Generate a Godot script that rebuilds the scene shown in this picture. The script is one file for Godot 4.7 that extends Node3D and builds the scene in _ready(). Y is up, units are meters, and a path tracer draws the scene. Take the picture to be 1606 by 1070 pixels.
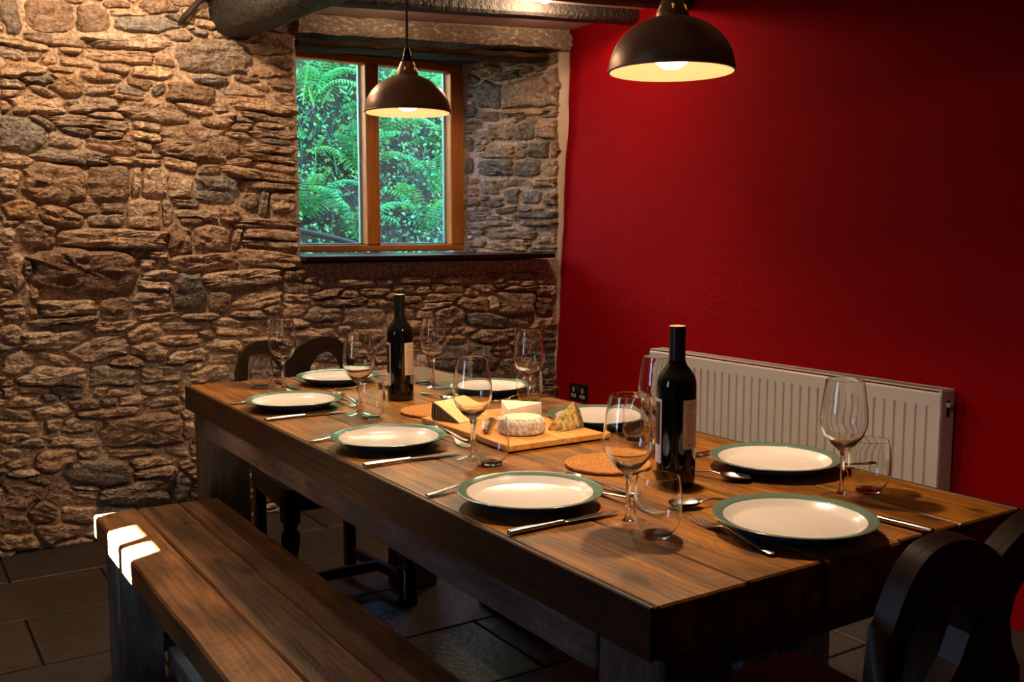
extends Node3D
# Axes used below: u = to the right along the stone wall, y = up, n = away from the viewer towards the stone wall (world z = -n).
# Stone tables: u, y, width, height in millimetres, tilt in degrees, tone (0 tan, 1 grey, 2 dark brown, 3 ochre).
var rng := RandomNumberGenerator.new()
const LAMP_COLOR := Color(1.0, 0.855, 0.69)
const PENDANT_ENERGY := 1.0


func _ready() -> void:
	# camera, sky, sun, exposure
	var cam := Camera3D.new()
	cam.name = "camera"
	cam.position = Vector3(0, 1.23, 0)
	cam.rotation_degrees = Vector3(-6.213, -33.115, 0)
	cam.fov = 38.29
	cam.near = 0.05
	cam.far = 100.0
	add_child(cam)
	cam.current = true
	var env := Environment.new()
	env.background_mode = Environment.BG_SKY
	var sky := Sky.new()
	var sm := ProceduralSkyMaterial.new()
	sm.sky_top_color = Color(0.5, 0.68, 1.0)
	sm.sky_horizon_color = Color(0.8, 0.9, 1.0)
	sm.ground_horizon_color = Color(0.5, 0.56, 0.6)
	sm.ground_bottom_color = Color(0.2, 0.24, 0.24)
	sm.sky_energy_multiplier = 3.0
	sm.ground_energy_multiplier = 1.0
	sky.sky_material = sm
	env.sky = sky
	env.tonemap_mode = Environment.TONE_MAPPER_LINEAR
	env.tonemap_exposure = 1.0
	env.sdfgi_enabled = true
	env.ssao_enabled = true
	env.ssil_enabled = true
	var we := WorldEnvironment.new()
	we.name = "world_environment"
	we.environment = env
	add_child(we)
	var sun := DirectionalLight3D.new()
	sun.name = "sun"
	sun.light_color = Color(0.97, 0.98, 1.0)
	sun.light_energy = 420.0
	sun.light_angular_distance = 0.5
	sun.sky_mode = DirectionalLight3D.SKY_MODE_LIGHT_ONLY
	sun.shadow_enabled = true
	sun.basis = Basis.looking_at(Vector3(0.774, -0.5135, -0.3715), Vector3.UP)
	add_child(sun)

	rng.seed = 4242
	make_textures()
	make_materials()
	build_room()
	build_beams()
	build_window()
	build_outside()
	build_table()
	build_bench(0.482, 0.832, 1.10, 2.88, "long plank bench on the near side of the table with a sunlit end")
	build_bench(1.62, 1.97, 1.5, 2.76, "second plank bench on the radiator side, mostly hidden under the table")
	build_chair(P(1.24, 0, 3.06), 0.0, "dark arched-back chair at the far end of the table by the stone wall")
	build_chair(P(1.186, 0, 0.94), PI, "dark arched-back chair at the near end of the table, bottom right")
	build_radiator()
	build_socket()
	build_lamp(P(1.275, 1.531, 1.41), "nearer of two bronze dome pendant lamps, in front of the red wall")
	build_lamp(P(1.255, 1.559, 2.445), "farther of two bronze dome pendant lamps, in front of the window")
	build_spot(2.45, 3.5, ceil_at(2.45), "small glowing bulb in the ceiling between the two joists by the window", 0.58)
	build_spot(0.35, 3.55, 2.262, "ceiling downlight above the left stone wall, out of view", 0.72)
	build_spot(0.98, 3.55, 2.262, "ceiling downlight above the stone wall near the beam, out of view", 1.0)
	build_spot(2.58, 3.08, ceil_at(2.58), "ceiling downlight by the red wall, above the picture", 0.6, 36.0)
	build_spot(1.95, 3.83, ceil_at(1.95) + 0.012, "added unseen fill light behind the joist over the window, for the lintel", 0.12)  # added weak light to brighten the lintel, no such fitting known
	build_spot(2.75, 3.85, ceil_at(2.75) + 0.012, "added unseen fill light in the corner behind the joist, for the lintel", 0.1)  # second added light, for the lintel end by the corner
	build_place_settings()
	build_glasses()
	build_cheese()
	var fmat := simple(Color(1, 1, 1), 0.5)
	fmat.albedo_texture = label_art(true)
	var bmat := simple(Color(1, 1, 1), 0.5)
	bmat.albedo_texture = label_art(false)
	build_bottle(P(1.247, 0.7602, 2.494), fmat, bmat, "dark wine bottle standing farther back, near the window lamp")
	build_bottle(P(1.249, 0.7602, 1.352), fmat, bmat, "dark wine bottle standing nearer the viewer, before the radiator")


const STONES_UPPER := [
	484,2037,80,132,7,1, 628,2054,167,122,7,2, 777,2055,121,104,7,2, 867,2124,103,42,7,2, 1027,2133,145,57,10,2, 982,2057,220,64,6,1, 1154,2066,45,29,6,0, 662,1960,229,41,-3,0,
	902,1985,311,63,4,0, 522,1932,182,40,-5,0, 699,1930,91,27,0,0, 866,1922,260,49,2,0, 484,1902,119,53,-11,0, 614,1887,74,48,25,0, 710,1886,129,34,-3,0, 524,1842,172,61,13,0,
	651,1853,102,21,-3,0, 801,1842,147,42,0,0, 857,1875,121,42,-3,0, 1044,1917,78,36,-5,2, 989,1873,164,50,5,0, 1248,1959,288,141,3,1, 1222,1860,143,37,0,1, 478,1788,98,40,1,0,
	476,1751,80,34,4,0, 589,1767,104,34,-29,0, 674,1801,125,96,-29,3, 806,1790,136,42,8,0, 944,1823,97,57,-6,2, 1015,1807,68,43,28,1, 887,1768,136,28,-6,0, 562,1717,200,82,-1,0,
	456,1703,43,47,4,0, 770,1732,203,63,7,0, 983,1718,267,87,-4,0, 1138,1802,191,81,-1,2, 1359,1826,178,53,-5,0, 1165,1738,161,44,-11,0, 1413,1777,205,69,-4,0, 1255,1702,139,68,8,0,
	1451,1719,183,38,-6,0, 500,1605,177,122,-10,1, 578,1657,99,34,-30,0, 753,1661,292,49,-2,0, 793,1635,101,21,-2,0, 966,1659,119,43,-7,0, 965,1619,126,43,-7,0, 658,1589,122,69,-8,0,
	824,1576,190,64,-2,2, 949,1579,70,43,-8,0, 1168,1604,314,134,-2,2, 1330,1643,117,30,-2,0, 1450,1657,177,46,-2,0, 1456,1595,178,39,0,0, 1447,1552,192,31,-5,0, 483,1502,123,41,-3,0,
	681,1528,275,56,-2,1, 912,1519,196,29,-1,0, 1098,1512,146,45,-10,0, 1210,1497,99,45,2,0, 461,1440,80,75,-4,0, 612,1428,231,139,-4,2, 811,1430,164,136,2,2, 915,1440,42,109,-9,0,
	986,1438,122,125,2,0, 1087,1415,110,104,-4,0, 1238,1419,185,114,1,1, 1373,1476,205,46,-8,0, 1436,1439,185,39,-3,0, 1518,1800,57,70,4,2, 1441,1924,97,61,10,2, 1522,1947,91,77,10,2,
	1468,2033,194,91,6,2, 1512,1869,88,46,-5,2, 1470,1518,178,31,-6,0,
]
const STONES_MIDDLE := [
	480,1324,136,76,-5,3, 632,1295,168,77,-8,2, 453,1273,74,21,0,0, 545,1235,133,104,-16,0, 438,1221,62,75,-22,0, 814,1329,117,50,1,0, 792,1289,144,58,4,0, 939,1312,143,125,6,0,
	1029,1321,51,104,-4,0, 1100,1359,111,37,-4,0, 1151,1311,180,38,-2,0, 1369,1371,80,70,1,0, 1433,1365,40,102,-14,1, 1499,1374,74,95,1,0, 1289,1305,100,62,-19,0, 1399,1282,193,31,-3,0,
	816,1213,399,80,-2,0, 1080,1213,103,113,-10,2, 1208,1216,168,99,-8,0, 1318,1232,39,116,-20,0, 1422,1228,186,47,-3,0, 1420,1188,162,31,-5,0, 715,1081,363,180,-7,2, 450,1087,93,131,-7,0,
	504,1099,38,63,-1,1, 945,1110,64,44,-6,0, 994,1064,138,45,2,0, 1167,1113,259,69,4,0, 1410,1122,170,71,-9,0, 1336,1044,335,71,4,0, 971,1023,137,37,-7,0, 954,957,144,82,-2,0,
	1106,985,135,160,-2,1, 1230,946,101,85,-17,0, 1397,948,243,79,10,0, 521,1001,38,56,-2,0, 438,969,87,28,-2,0, 442,934,94,63,-3,0, 518,938,38,42,-2,0, 635,943,205,64,0,0,
	811,936,111,95,-2,2, 620,894,231,29,3,0, 801,863,180,44,2,0, 920,831,144,75,18,0, 980,895,160,30,3,0, 1152,887,145,31,-3,0, 1075,849,172,38,-3,0, 1355,886,153,40,-3,0,
	1478,905,124,48,2,0, 1314,833,232,79,-6,0, 1468,825,91,72,-3,0, 431,844,81,91,-3,0, 590,820,236,79,2,0, 1065,792,164,46,0,0, 1172,809,62,47,-3,0, 1248,758,165,55,-7,0,
	1400,756,147,64,-4,0, 749,774,219,95,5,0, 939,754,146,83,-19,0, 1093,721,173,62,4,0, 1238,703,126,47,-4,0, 1382,685,163,80,-4,1, 574,753,133,36,-26,0, 445,744,120,106,-10,0,
	584,677,263,79,-5,0, 786,660,195,89,-5,1, 979,653,161,84,-5,0, 1182,644,154,70,6,0, 1339,608,146,72,-5,1, 410,662,50,42,-5,0,
]
const STONES_LOWER := [
	409,641,50,77,-5,0, 984,594,162,46,-2,0, 558,544,170,58,0,0, 442,542,127,50,-6,0, 433,493,165,50,-6,0, 569,492,66,58,-6,0, 661,479,142,59,-3,0, 773,515,229,45,0,0,
	989,540,162,46,-2,0, 1084,484,68,70,-6,0, 905,433,354,130,-3,2, 1082,414,61,86,-6,0, 618,414,222,44,-9,0, 487,429,129,36,-7,0, 409,395,76,43,-7,0, 562,347,163,95,15,2,
	683,354,82,37,-7,0, 735,272,268,113,-13,1, 851,344,172,38,-4,0, 943,298,189,62,3,0, 1041,325,113,47,-7,0, 941,252,182,46,1,0, 462,309,129,43,-8,0, 506,281,105,44,-8,0,
	426,227,173,130,-25,2, 622,198,171,96,-14,0, 657,223,130,22,-8,0, 873,176,268,100,-5,1, 1051,174,76,134,-8,1, 519,139,139,95,-30,2, 408,121,131,94,-20,2, 632,121,150,82,-9,0,
	569,57,170,96,-15,2, 430,37,143,80,-10,0, 627,2,158,60,-10,0, 532,-19,167,37,-10,0, 790,81,143,92,-9,1, 971,52,150,102,-9,0, 1084,17,116,96,-9,0, 1564,1052,105,50,-1,0,
	1853,1010,188,35,-2,0, 1996,1011,87,26,-2,0, 2155,1016,181,36,-1,0, 2425,1009,268,37,0,0, 2759,1020,231,38,-1,0, 2912,992,144,39,-1,0, 1598,992,176,50,-2,0, 2144,971,201,45,-2,0,
	2340,965,190,46,-6,0, 2534,964,154,38,-2,0, 2759,957,232,29,-2,0, 2924,942,132,59,-2,0, 1571,951,131,42,-2,0, 1714,963,163,43,6,0, 1947,964,154,35,-2,0, 1786,926,222,43,0,0,
	1985,910,175,44,-2,0, 2143,922,111,36,-2,0, 2318,925,230,46,2,0, 2468,891,207,75,-5,0, 2600,886,90,76,-2,0, 2725,881,230,135,-2,2, 2901,865,108,98,-2,2, 2276,890,186,37,5,0,
	2103,861,120,54,-3,0, 1694,870,190,68,-3,0, 1888,852,219,96,-3,0, 1552,901,148,67,-2,0, 2349,841,170,111,-3,0, 2555,803,245,76,-10,1, 2748,794,139,48,-3,0, 1665,786,198,60,-3,0,
	1906,764,163,70,-3,0, 2132,787,202,72,-3,0, 2359,719,139,56,-3,0, 2456,761,96,47,10,0, 2611,724,259,77,-2,0, 2913,746,181,109,-3,0, 1542,835,157,50,-3,0, 2412,632,368,141,-4,1,
	2656,644,148,68,-4,0, 2748,677,151,58,-3,0, 2914,667,157,79,-3,1, 2253,670,167,55,-4,0, 2021,704,148,89,-4,0, 1744,686,221,78,-4,1, 2748,560,210,88,-4,1, 2927,547,146,120,-4,1,
	2150,604,204,82,-4,0,
]
const STONES_REVEAL := [
	47,2061,115,60,-1,1, 161,1966,177,149,-4,1, 418,1946,332,155,0,2, 570,1982,115,181,-5,2, 33,1885,104,61,-4,1, 430,1858,381,34,-4,3, 559,1849,139,57,-4,2, 148,1857,152,60,-4,0,
	267,1770,111,89,-3,0, 394,1763,132,88,-3,1, 536,1764,152,96,-3,2, 148,1757,127,60,-3,0, 19,1713,91,82,-3,1, 223,1663,238,80,-3,0, 478,1661,130,88,-3,1, 572,1656,104,87,-3,2,
	358,1647,73,69,-3,0, 18,1600,78,92,-2,1, 210,1583,238,91,-2,1, 407,1576,180,89,-2,1, 560,1570,128,87,-2,2, 44,1517,91,41,-2,2, 44,1456,104,62,-1,2, 160,1478,127,81,-2,0,
	310,1499,184,45,2,0, 526,1493,199,49,-2,3, 310,1429,111,80,-1,1, 431,1422,156,69,-1,1, 550,1409,105,68,-1,2, 370,2144,374,58,6,0, 149,2097,188,69,-1,0, 546,2117,170,66,3,2,
	273,2056,191,49,6,0, 84,1821,64,61,-4,0, 109,1688,90,41,-3,0, 488,2180,231,48,1,2, 43,1401,117,52,-1,0, 185,1388,139,41,-1,0, 69,1318,143,41,-1,0, 69,1271,143,41,0,0,
	273,1356,136,40,7,0, 467,1329,274,40,-1,1, 222,1284,164,31,0,0, 491,1282,237,30,0,0, 69,1240,130,41,0,0, 322,1223,333,40,0,0, 539,1215,129,99,0,2, 68,1178,143,42,0,0,
	285,1164,286,46,0,3, 492,1155,143,40,0,0,
]

const CEIL_Y := 2.17
const CEIL_SLOPE := 0.064

var noise_a := FastNoiseLite.new()
var noise_b := FastNoiseLite.new()
var wood_tex: ImageTexture
var wood_height: ImageTexture
var wood_grey: ImageTexture
var wood_oak: ImageTexture
var wood_bench: ImageTexture
var stone_tex: NoiseTexture2D
var stone_bump: NoiseTexture2D
var mats := {}


class MB:
	var v := PackedVector3Array()
	var t := PackedInt32Array()
	var col := PackedColorArray()
	var uv := PackedVector2Array()

	func add(p: Vector3) -> int:
		v.append(p)
		return v.size() - 1

	func tri(a: int, b: int, c: int) -> void:
		t.append(a)
		t.append(b)
		t.append(c)

	func quad(a: int, b: int, c: int, d: int) -> void:
		tri(a, b, c)
		tri(a, c, d)

	func orient(from: int) -> void:
		var o := v[t[from]]
		var vol := 0.0
		for i in range(from, t.size(), 3):
			vol += (v[t[i]] - o).dot((v[t[i + 1]] - o).cross(v[t[i + 2]] - o))
		if vol > 0.0:
			for i in range(from, t.size(), 3):
				var k := t[i + 1]
				t[i + 1] = t[i + 2]
				t[i + 2] = k

	func loft(rings: Array, caps := true) -> void:
		var from := t.size()
		var base := v.size()
		var m: int = rings[0].size()
		for r in rings:
			v.append_array(r)
		for i in rings.size() - 1:
			for k in m:
				var k2 := (k + 1) % m
				quad(base + i * m + k, base + i * m + k2, base + (i + 1) * m + k2, base + (i + 1) * m + k)
		if caps:
			for e in [0, rings.size() - 1]:
				var mid := Vector3.ZERO
				for p in rings[e]:
					mid += p
				var c := add(mid / m)
				for k in m:
					var k2 := (k + 1) % m
					if e == 0:
						tri(c, base + k2, base + k)
					else:
						tri(c, base + e * m + k, base + e * m + k2)
		orient(from)

	# profile: points (radius, height); first and last on the axis or joined round
	func lathe(profile: Array, seg := 32, at := Vector3.ZERO, loop := false) -> void:
		var from := t.size()
		var rows := []
		for p in profile:
			if p.x < 0.00001:
				rows.append([add(at + Vector3(0, p.y, 0))])
			else:
				var row := []
				for k in seg:
					var a := TAU * k / seg
					row.append(add(at + Vector3(p.x * cos(a), p.y, p.x * sin(a))))
				rows.append(row)
		if loop:
			rows.append(rows[0])
		for i in rows.size() - 1:
			var a: Array = rows[i]
			var b: Array = rows[i + 1]
			for k in seg:
				var k2 := (k + 1) % seg
				if a.size() == 1 and b.size() == 1:
					continue
				if a.size() == 1:
					tri(a[0], b[k2], b[k])
				elif b.size() == 1:
					tri(b[0], a[k], a[k2])
				else:
					quad(a[k], a[k2], b[k2], b[k])
		orient(from)

	func box(size: Vector3, bevel := 0.003, at := Vector3.ZERO, turn := Basis.IDENTITY) -> void:
		var h := size / 2.0
		var b := minf(bevel, minf(h.x, minf(h.y, h.z)) * 0.9)
		var rings := []
		for s in [[-h.x, b], [-h.x + b, 0.0], [h.x - b, 0.0], [h.x, b]]:
			rings.append(oct(s[0], h.y - s[1], h.z - s[1], b if s[1] == 0.0 else b * 0.3, at, turn))
		loft(rings)

	func oct(x: float, hy: float, hz: float, b: float, at: Vector3, turn: Basis) -> PackedVector3Array:
		var r := PackedVector3Array()
		for q in [[hy, hz - b], [hy - b, hz], [-hy + b, hz], [-hy, hz - b], [-hy, -hz + b], [-hy + b, -hz], [hy - b, -hz], [hy, -hz + b]]:
			r.append(at + turn * Vector3(x, q[0], q[1]))
		return r

	func tube(path: Array, radius, seg := 10) -> void:
		var rings := []
		var side := Vector3.ZERO
		for i in path.size():
			var d: Vector3 = (path[mini(i + 1, path.size() - 1)] - path[maxi(i - 1, 0)]).normalized()
			if side == Vector3.ZERO:
				side = d.cross(Vector3.UP if absf(d.y) < 0.9 else Vector3.RIGHT).normalized()
			side = (side - d * side.dot(d)).normalized()
			var up := side.cross(d)
			var r: float = radius[i] if radius is Array else radius
			var ring := PackedVector3Array()
			for k in seg:
				var a := TAU * k / seg
				ring.append(path[i] + (side * cos(a) + up * sin(a)) * r)
			rings.append(ring)
		loft(rings)

	# a bar of elliptic sections along x: rows of [x, y, half width in z, half height in y]
	func bar(rows: Array, seg := 12, z0 := 0.0) -> void:
		var rings := []
		for q in rows:
			var ring := PackedVector3Array()
			for k in seg:
				var a := TAU * (k + 0.5) / seg
				ring.append(Vector3(q[0], q[1] + sin(a) * q[3], z0 + cos(a) * q[2]))
			rings.append(ring)
		loft(rings)

	func prism(poly: PackedVector2Array, z0: float, z1: float, bevel := 0.0) -> void:   # polygon in x,y pulled along z
		var from := t.size()
		var idx := Geometry2D.triangulate_polygon(poly)
		var m := poly.size()
		var base := v.size()
		for z in [z0, z1]:
			for p in poly:
				v.append(Vector3(p.x, p.y, z))
		for k in m:
			var k2 := (k + 1) % m
			quad(base + k, base + k2, base + m + k2, base + m + k)
		var out := signed(poly) > 0.0
		for i in range(0, idx.size(), 3):
			var a := idx[i]
			var b := idx[i + 1]
			var c := idx[i + 2]
			var ccw := (poly[b] - poly[a]).cross(poly[c] - poly[a]) > 0.0
			if ccw != out:
				var k := b
				b = c
				c = k
			tri(base + a, base + c, base + b)
			tri(base + m + a, base + m + b, base + m + c)
		orient(from)

	func signed(poly: PackedVector2Array) -> float:
		var s := 0.0
		for k in poly.size():
			s += poly[k].cross(poly[(k + 1) % poly.size()])
		return s

	func mesh(crease := 38.0) -> ArrayMesh:
		var nf := t.size() / 3
		var fn := PackedVector3Array()
		fn.resize(nf)
		var unit := PackedVector3Array()
		unit.resize(nf)
		var count := PackedInt32Array()
		count.resize(v.size() + 1)
		for f in nf:
			var a := v[t[f * 3]]
			var n := (v[t[f * 3 + 2]] - a).cross(v[t[f * 3 + 1]] - a)
			fn[f] = n
			unit[f] = n.normalized()
			for k in 3:
				count[t[f * 3 + k] + 1] += 1
		for i in v.size():
			count[i + 1] += count[i]
		var fill := count.duplicate()
		var near := PackedInt32Array()
		near.resize(t.size())
		for i in t.size():
			near[fill[t[i]]] = i / 3
			fill[t[i]] += 1
		var lim := cos(deg_to_rad(crease))
		var pos := PackedVector3Array()
		var nor := PackedVector3Array()
		pos.resize(t.size())
		nor.resize(t.size())
		for i in t.size():
			var p := t[i]
			var u := unit[i / 3]
			var s := Vector3.ZERO
			for k in range(count[p], count[p + 1]):
				if unit[near[k]].dot(u) >= lim:
					s += fn[near[k]]
			pos[i] = v[p]
			nor[i] = s.normalized() if s.length_squared() > 1e-20 else Vector3.UP
		var arr := []
		arr.resize(Mesh.ARRAY_MAX)
		arr[Mesh.ARRAY_VERTEX] = pos
		arr[Mesh.ARRAY_NORMAL] = nor
		if col.size() == v.size():
			var cc := PackedColorArray()
			cc.resize(t.size())
			for i in t.size():
				cc[i] = col[t[i]]
			arr[Mesh.ARRAY_COLOR] = cc
		if uv.size() == v.size():
			var tu := PackedVector2Array()
			tu.resize(t.size())
			for i in t.size():
				tu[i] = uv[t[i]]
			arr[Mesh.ARRAY_TEX_UV] = tu
		var m := ArrayMesh.new()
		m.add_surface_from_arrays(Mesh.PRIMITIVE_TRIANGLES, arr)
		return m


# ---------------------------------------------------------------- naming and grouping
func P(u: float, y: float, n: float) -> Vector3:
	return Vector3(u, y, -n)


func thing(called: String, label: String, category: String, at := Vector3.ZERO, turn := 0.0, group := "") -> Node3D:
	var o := Node3D.new()
	o.name = called
	add_child(o, true)
	o.position = at
	o.rotation.y = turn
	tag(o, label, category, group)
	return o


func tag(o: Node3D, label: String, category: String, group := "") -> void:
	o.set_meta("label", label)
	o.set_meta("category", category)
	if group:
		o.set_meta("group", group)


func part(called: String, m: Mesh, mat: Material, parent: Node, at := Vector3.ZERO, turn := Vector3.ZERO) -> MeshInstance3D:
	var o := MeshInstance3D.new()
	o.name = called
	o.mesh = m
	o.material_override = mat
	o.position = at
	o.rotation = turn
	parent.add_child(o, true)
	return o


func struct(called: String, m: Mesh, mat: Material, label: String, category: String, at := Vector3.ZERO) -> MeshInstance3D:
	var o := part(called, m, mat, self, at)
	o.set_meta("kind", "structure")
	tag(o, label, category)
	return o


func rgb8(r: int, g: int, b: int) -> Color:
	return Color8(r, g, b)


func simple(c: Color, rough := 0.6, metal := 0.0, spec := 0.5) -> StandardMaterial3D:
	var m := StandardMaterial3D.new()
	m.albedo_color = c
	m.roughness = rough
	m.metallic = metal
	m.metallic_specular = spec
	return m


func bumped(m: StandardMaterial3D, tex: Texture2D, scale: float, depth: float, world := false) -> StandardMaterial3D:
	m.heightmap_enabled = true
	m.heightmap_texture = tex
	m.heightmap_scale = depth
	m.uv1_triplanar = true
	m.uv1_world_triplanar = world
	m.uv1_scale = Vector3.ONE * scale
	return m


func wood(tint: Color, off: Vector3, rough := 0.5, relief := 0.08, vscale := 2.2, uscale := 0.417, tex: Texture2D = null) -> StandardMaterial3D:
	var m := simple(tint, rough)
	m.albedo_texture = tex if tex else wood_tex
	m.metallic_specular = 0.35
	m.heightmap_enabled = true
	m.heightmap_texture = wood_height
	m.heightmap_scale = relief
	m.uv1_triplanar = true
	m.uv1_triplanar_sharpness = 6.0
	m.uv1_scale = Vector3(uscale, vscale, vscale)
	m.uv1_offset = off
	return m


func pane_glass() -> StandardMaterial3D:
	var m := simple(Color(1, 1, 1, 0.003), 0.0)
	m.transparency = BaseMaterial3D.TRANSPARENCY_ALPHA
	return m


func solid_glass() -> StandardMaterial3D:
	var m := simple(Color(1, 1, 1, 0.0), 0.0)
	m.transparency = BaseMaterial3D.TRANSPARENCY_ALPHA
	m.refraction_enabled = true
	m.refraction_scale = 0.05
	return m


func make_textures() -> void:
	noise_a.seed = 11
	noise_a.noise_type = FastNoiseLite.TYPE_SIMPLEX_SMOOTH
	noise_a.frequency = 1.0
	noise_a.fractal_octaves = 4
	noise_b.seed = 29
	noise_b.noise_type = FastNoiseLite.TYPE_SIMPLEX_SMOOTH
	noise_b.frequency = 1.0
	noise_b.fractal_octaves = 2
	# wood: growth rings bent by broad noise, fine fibres, knots
	var w := 2048
	var h := 384
	var maps := []
	for q in [[96, h, 0.09, 4], [24, 96, 0.12, 3], [40, 20, 0.11, 2], [64, 24, 0.16, 3]]:
		var fn := FastNoiseLite.new()
		fn.seed = 100 + q[0]
		fn.frequency = q[2]
		fn.fractal_octaves = q[3]
		var im := fn.get_image(q[0], q[1])
		im.resize(w, h, Image.INTERPOLATE_CUBIC)
		im.convert(Image.FORMAT_L8)
		maps.append(im.get_data())
	var fine: PackedByteArray = maps[0]
	var mid: PackedByteArray = maps[1]
	var broad: PackedByteArray = maps[2]
	var stain: PackedByteArray = maps[3]
	var val := PackedFloat32Array()
	val.resize(w * h)
	var table := PackedFloat32Array()
	table.resize(1024)
	for i in 1024:
		var s := 0.5 + 0.5 * sin(TAU * i / 256.0)
		table[i] = 1.0 - pow(s, 3.0)
	for y in h:
		var base := y * w
		var yr := y * 9.0
		for x in w:
			var i := base + x
			var r := int(yr + broad[i] * 11.0) & 1023
			val[i] = 0.08 + table[r] * 0.12 + fine[i] * 0.0017 + mid[i] * 0.0016
	for k in 16:
		var kx := rng.randi_range(60, w - 60)
		var ky := rng.randi_range(20, h - 20)
		var rx := rng.randf_range(10, 26)
		var ry := rng.randf_range(7, 15)
		for dy in range(-int(ry * 2), int(ry * 2)):
			for dx in range(-int(rx * 3), int(rx * 3)):
				var q := Vector2(dx / rx, dy / ry).length()
				var x := kx + dx
				var y := ky + dy
				if x < 0 or y < 0 or x >= w or y >= h or q > 2.2:
					continue
				val[y * w + x] *= clampf(0.15 + 0.45 * q, 0.15, 1.0) if q < 1.0 else clampf(0.6 + 0.2 * q, 0.0, 1.0)
	var px := PackedByteArray()
	px.resize(w * h * 3)
	var gx := PackedByteArray()
	gx.resize(w * h * 3)
	var bx := PackedByteArray()
	bx.resize(w * h * 3)
	var ox := PackedByteArray()
	ox.resize(w * h * 3)
	var hp := PackedByteArray()
	hp.resize(w * h)
	for i in w * h:
		var a := clampf(val[i], 0.0, 1.0)
		var s := 0.72 + 0.0019 * stain[i]
		hp[i] = int(a * 255.0)
		px[i * 3] = int((52.0 + 132.0 * a) * s)
		px[i * 3 + 1] = int((33.0 + 97.0 * a) * s)
		px[i * 3 + 2] = int((11.0 + 34.0 * a) * s)
		gx[i * 3] = int((76.0 + 104.0 * a) * s)
		gx[i * 3 + 1] = int((70.0 + 98.0 * a) * s)
		gx[i * 3 + 2] = int((64.0 + 92.0 * a) * s)
		bx[i * 3] = int((60.0 + 130.0 * a) * s)
		bx[i * 3 + 1] = int((43.0 + 106.0 * a) * s)
		bx[i * 3 + 2] = int((28.0 + 78.0 * a) * s)
		ox[i * 3] = int((150.0 + 76.0 * a))
		ox[i * 3 + 1] = int((92.0 + 64.0 * a))
		ox[i * 3 + 2] = int((42.0 + 40.0 * a))
	wood_grey = ImageTexture.create_from_image(Image.create_from_data(w, h, false, Image.FORMAT_RGB8, gx))
	wood_oak = ImageTexture.create_from_image(Image.create_from_data(w, h, false, Image.FORMAT_RGB8, ox))
	wood_bench = ImageTexture.create_from_image(Image.create_from_data(w, h, false, Image.FORMAT_RGB8, bx))
	wood_tex = ImageTexture.create_from_image(Image.create_from_data(w, h, false, Image.FORMAT_RGB8, px))
	wood_height = ImageTexture.create_from_image(Image.create_from_data(w, h, false, Image.FORMAT_L8, hp))
	var sn := FastNoiseLite.new()
	sn.seed = 5
	sn.frequency = 0.014
	sn.fractal_octaves = 6
	sn.fractal_gain = 0.62
	stone_tex = NoiseTexture2D.new()
	stone_tex.width = 1024
	stone_tex.height = 1024
	stone_tex.seamless = true
	stone_tex.noise = sn
	var g := Gradient.new()
	g.offsets = PackedFloat32Array([0.0, 0.35, 0.6, 1.0])
	g.colors = PackedColorArray([Color(0.42, 0.36, 0.32), Color(0.72, 0.68, 0.64), Color(0.86, 0.84, 0.82), Color(1, 1, 1)])
	stone_tex.color_ramp = g
	var bn := FastNoiseLite.new()
	bn.seed = 8
	bn.frequency = 0.02
	bn.fractal_octaves = 6
	bn.fractal_gain = 0.6
	stone_bump = NoiseTexture2D.new()
	stone_bump.width = 1024
	stone_bump.height = 1024
	stone_bump.seamless = true
	stone_bump.noise = bn


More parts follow.
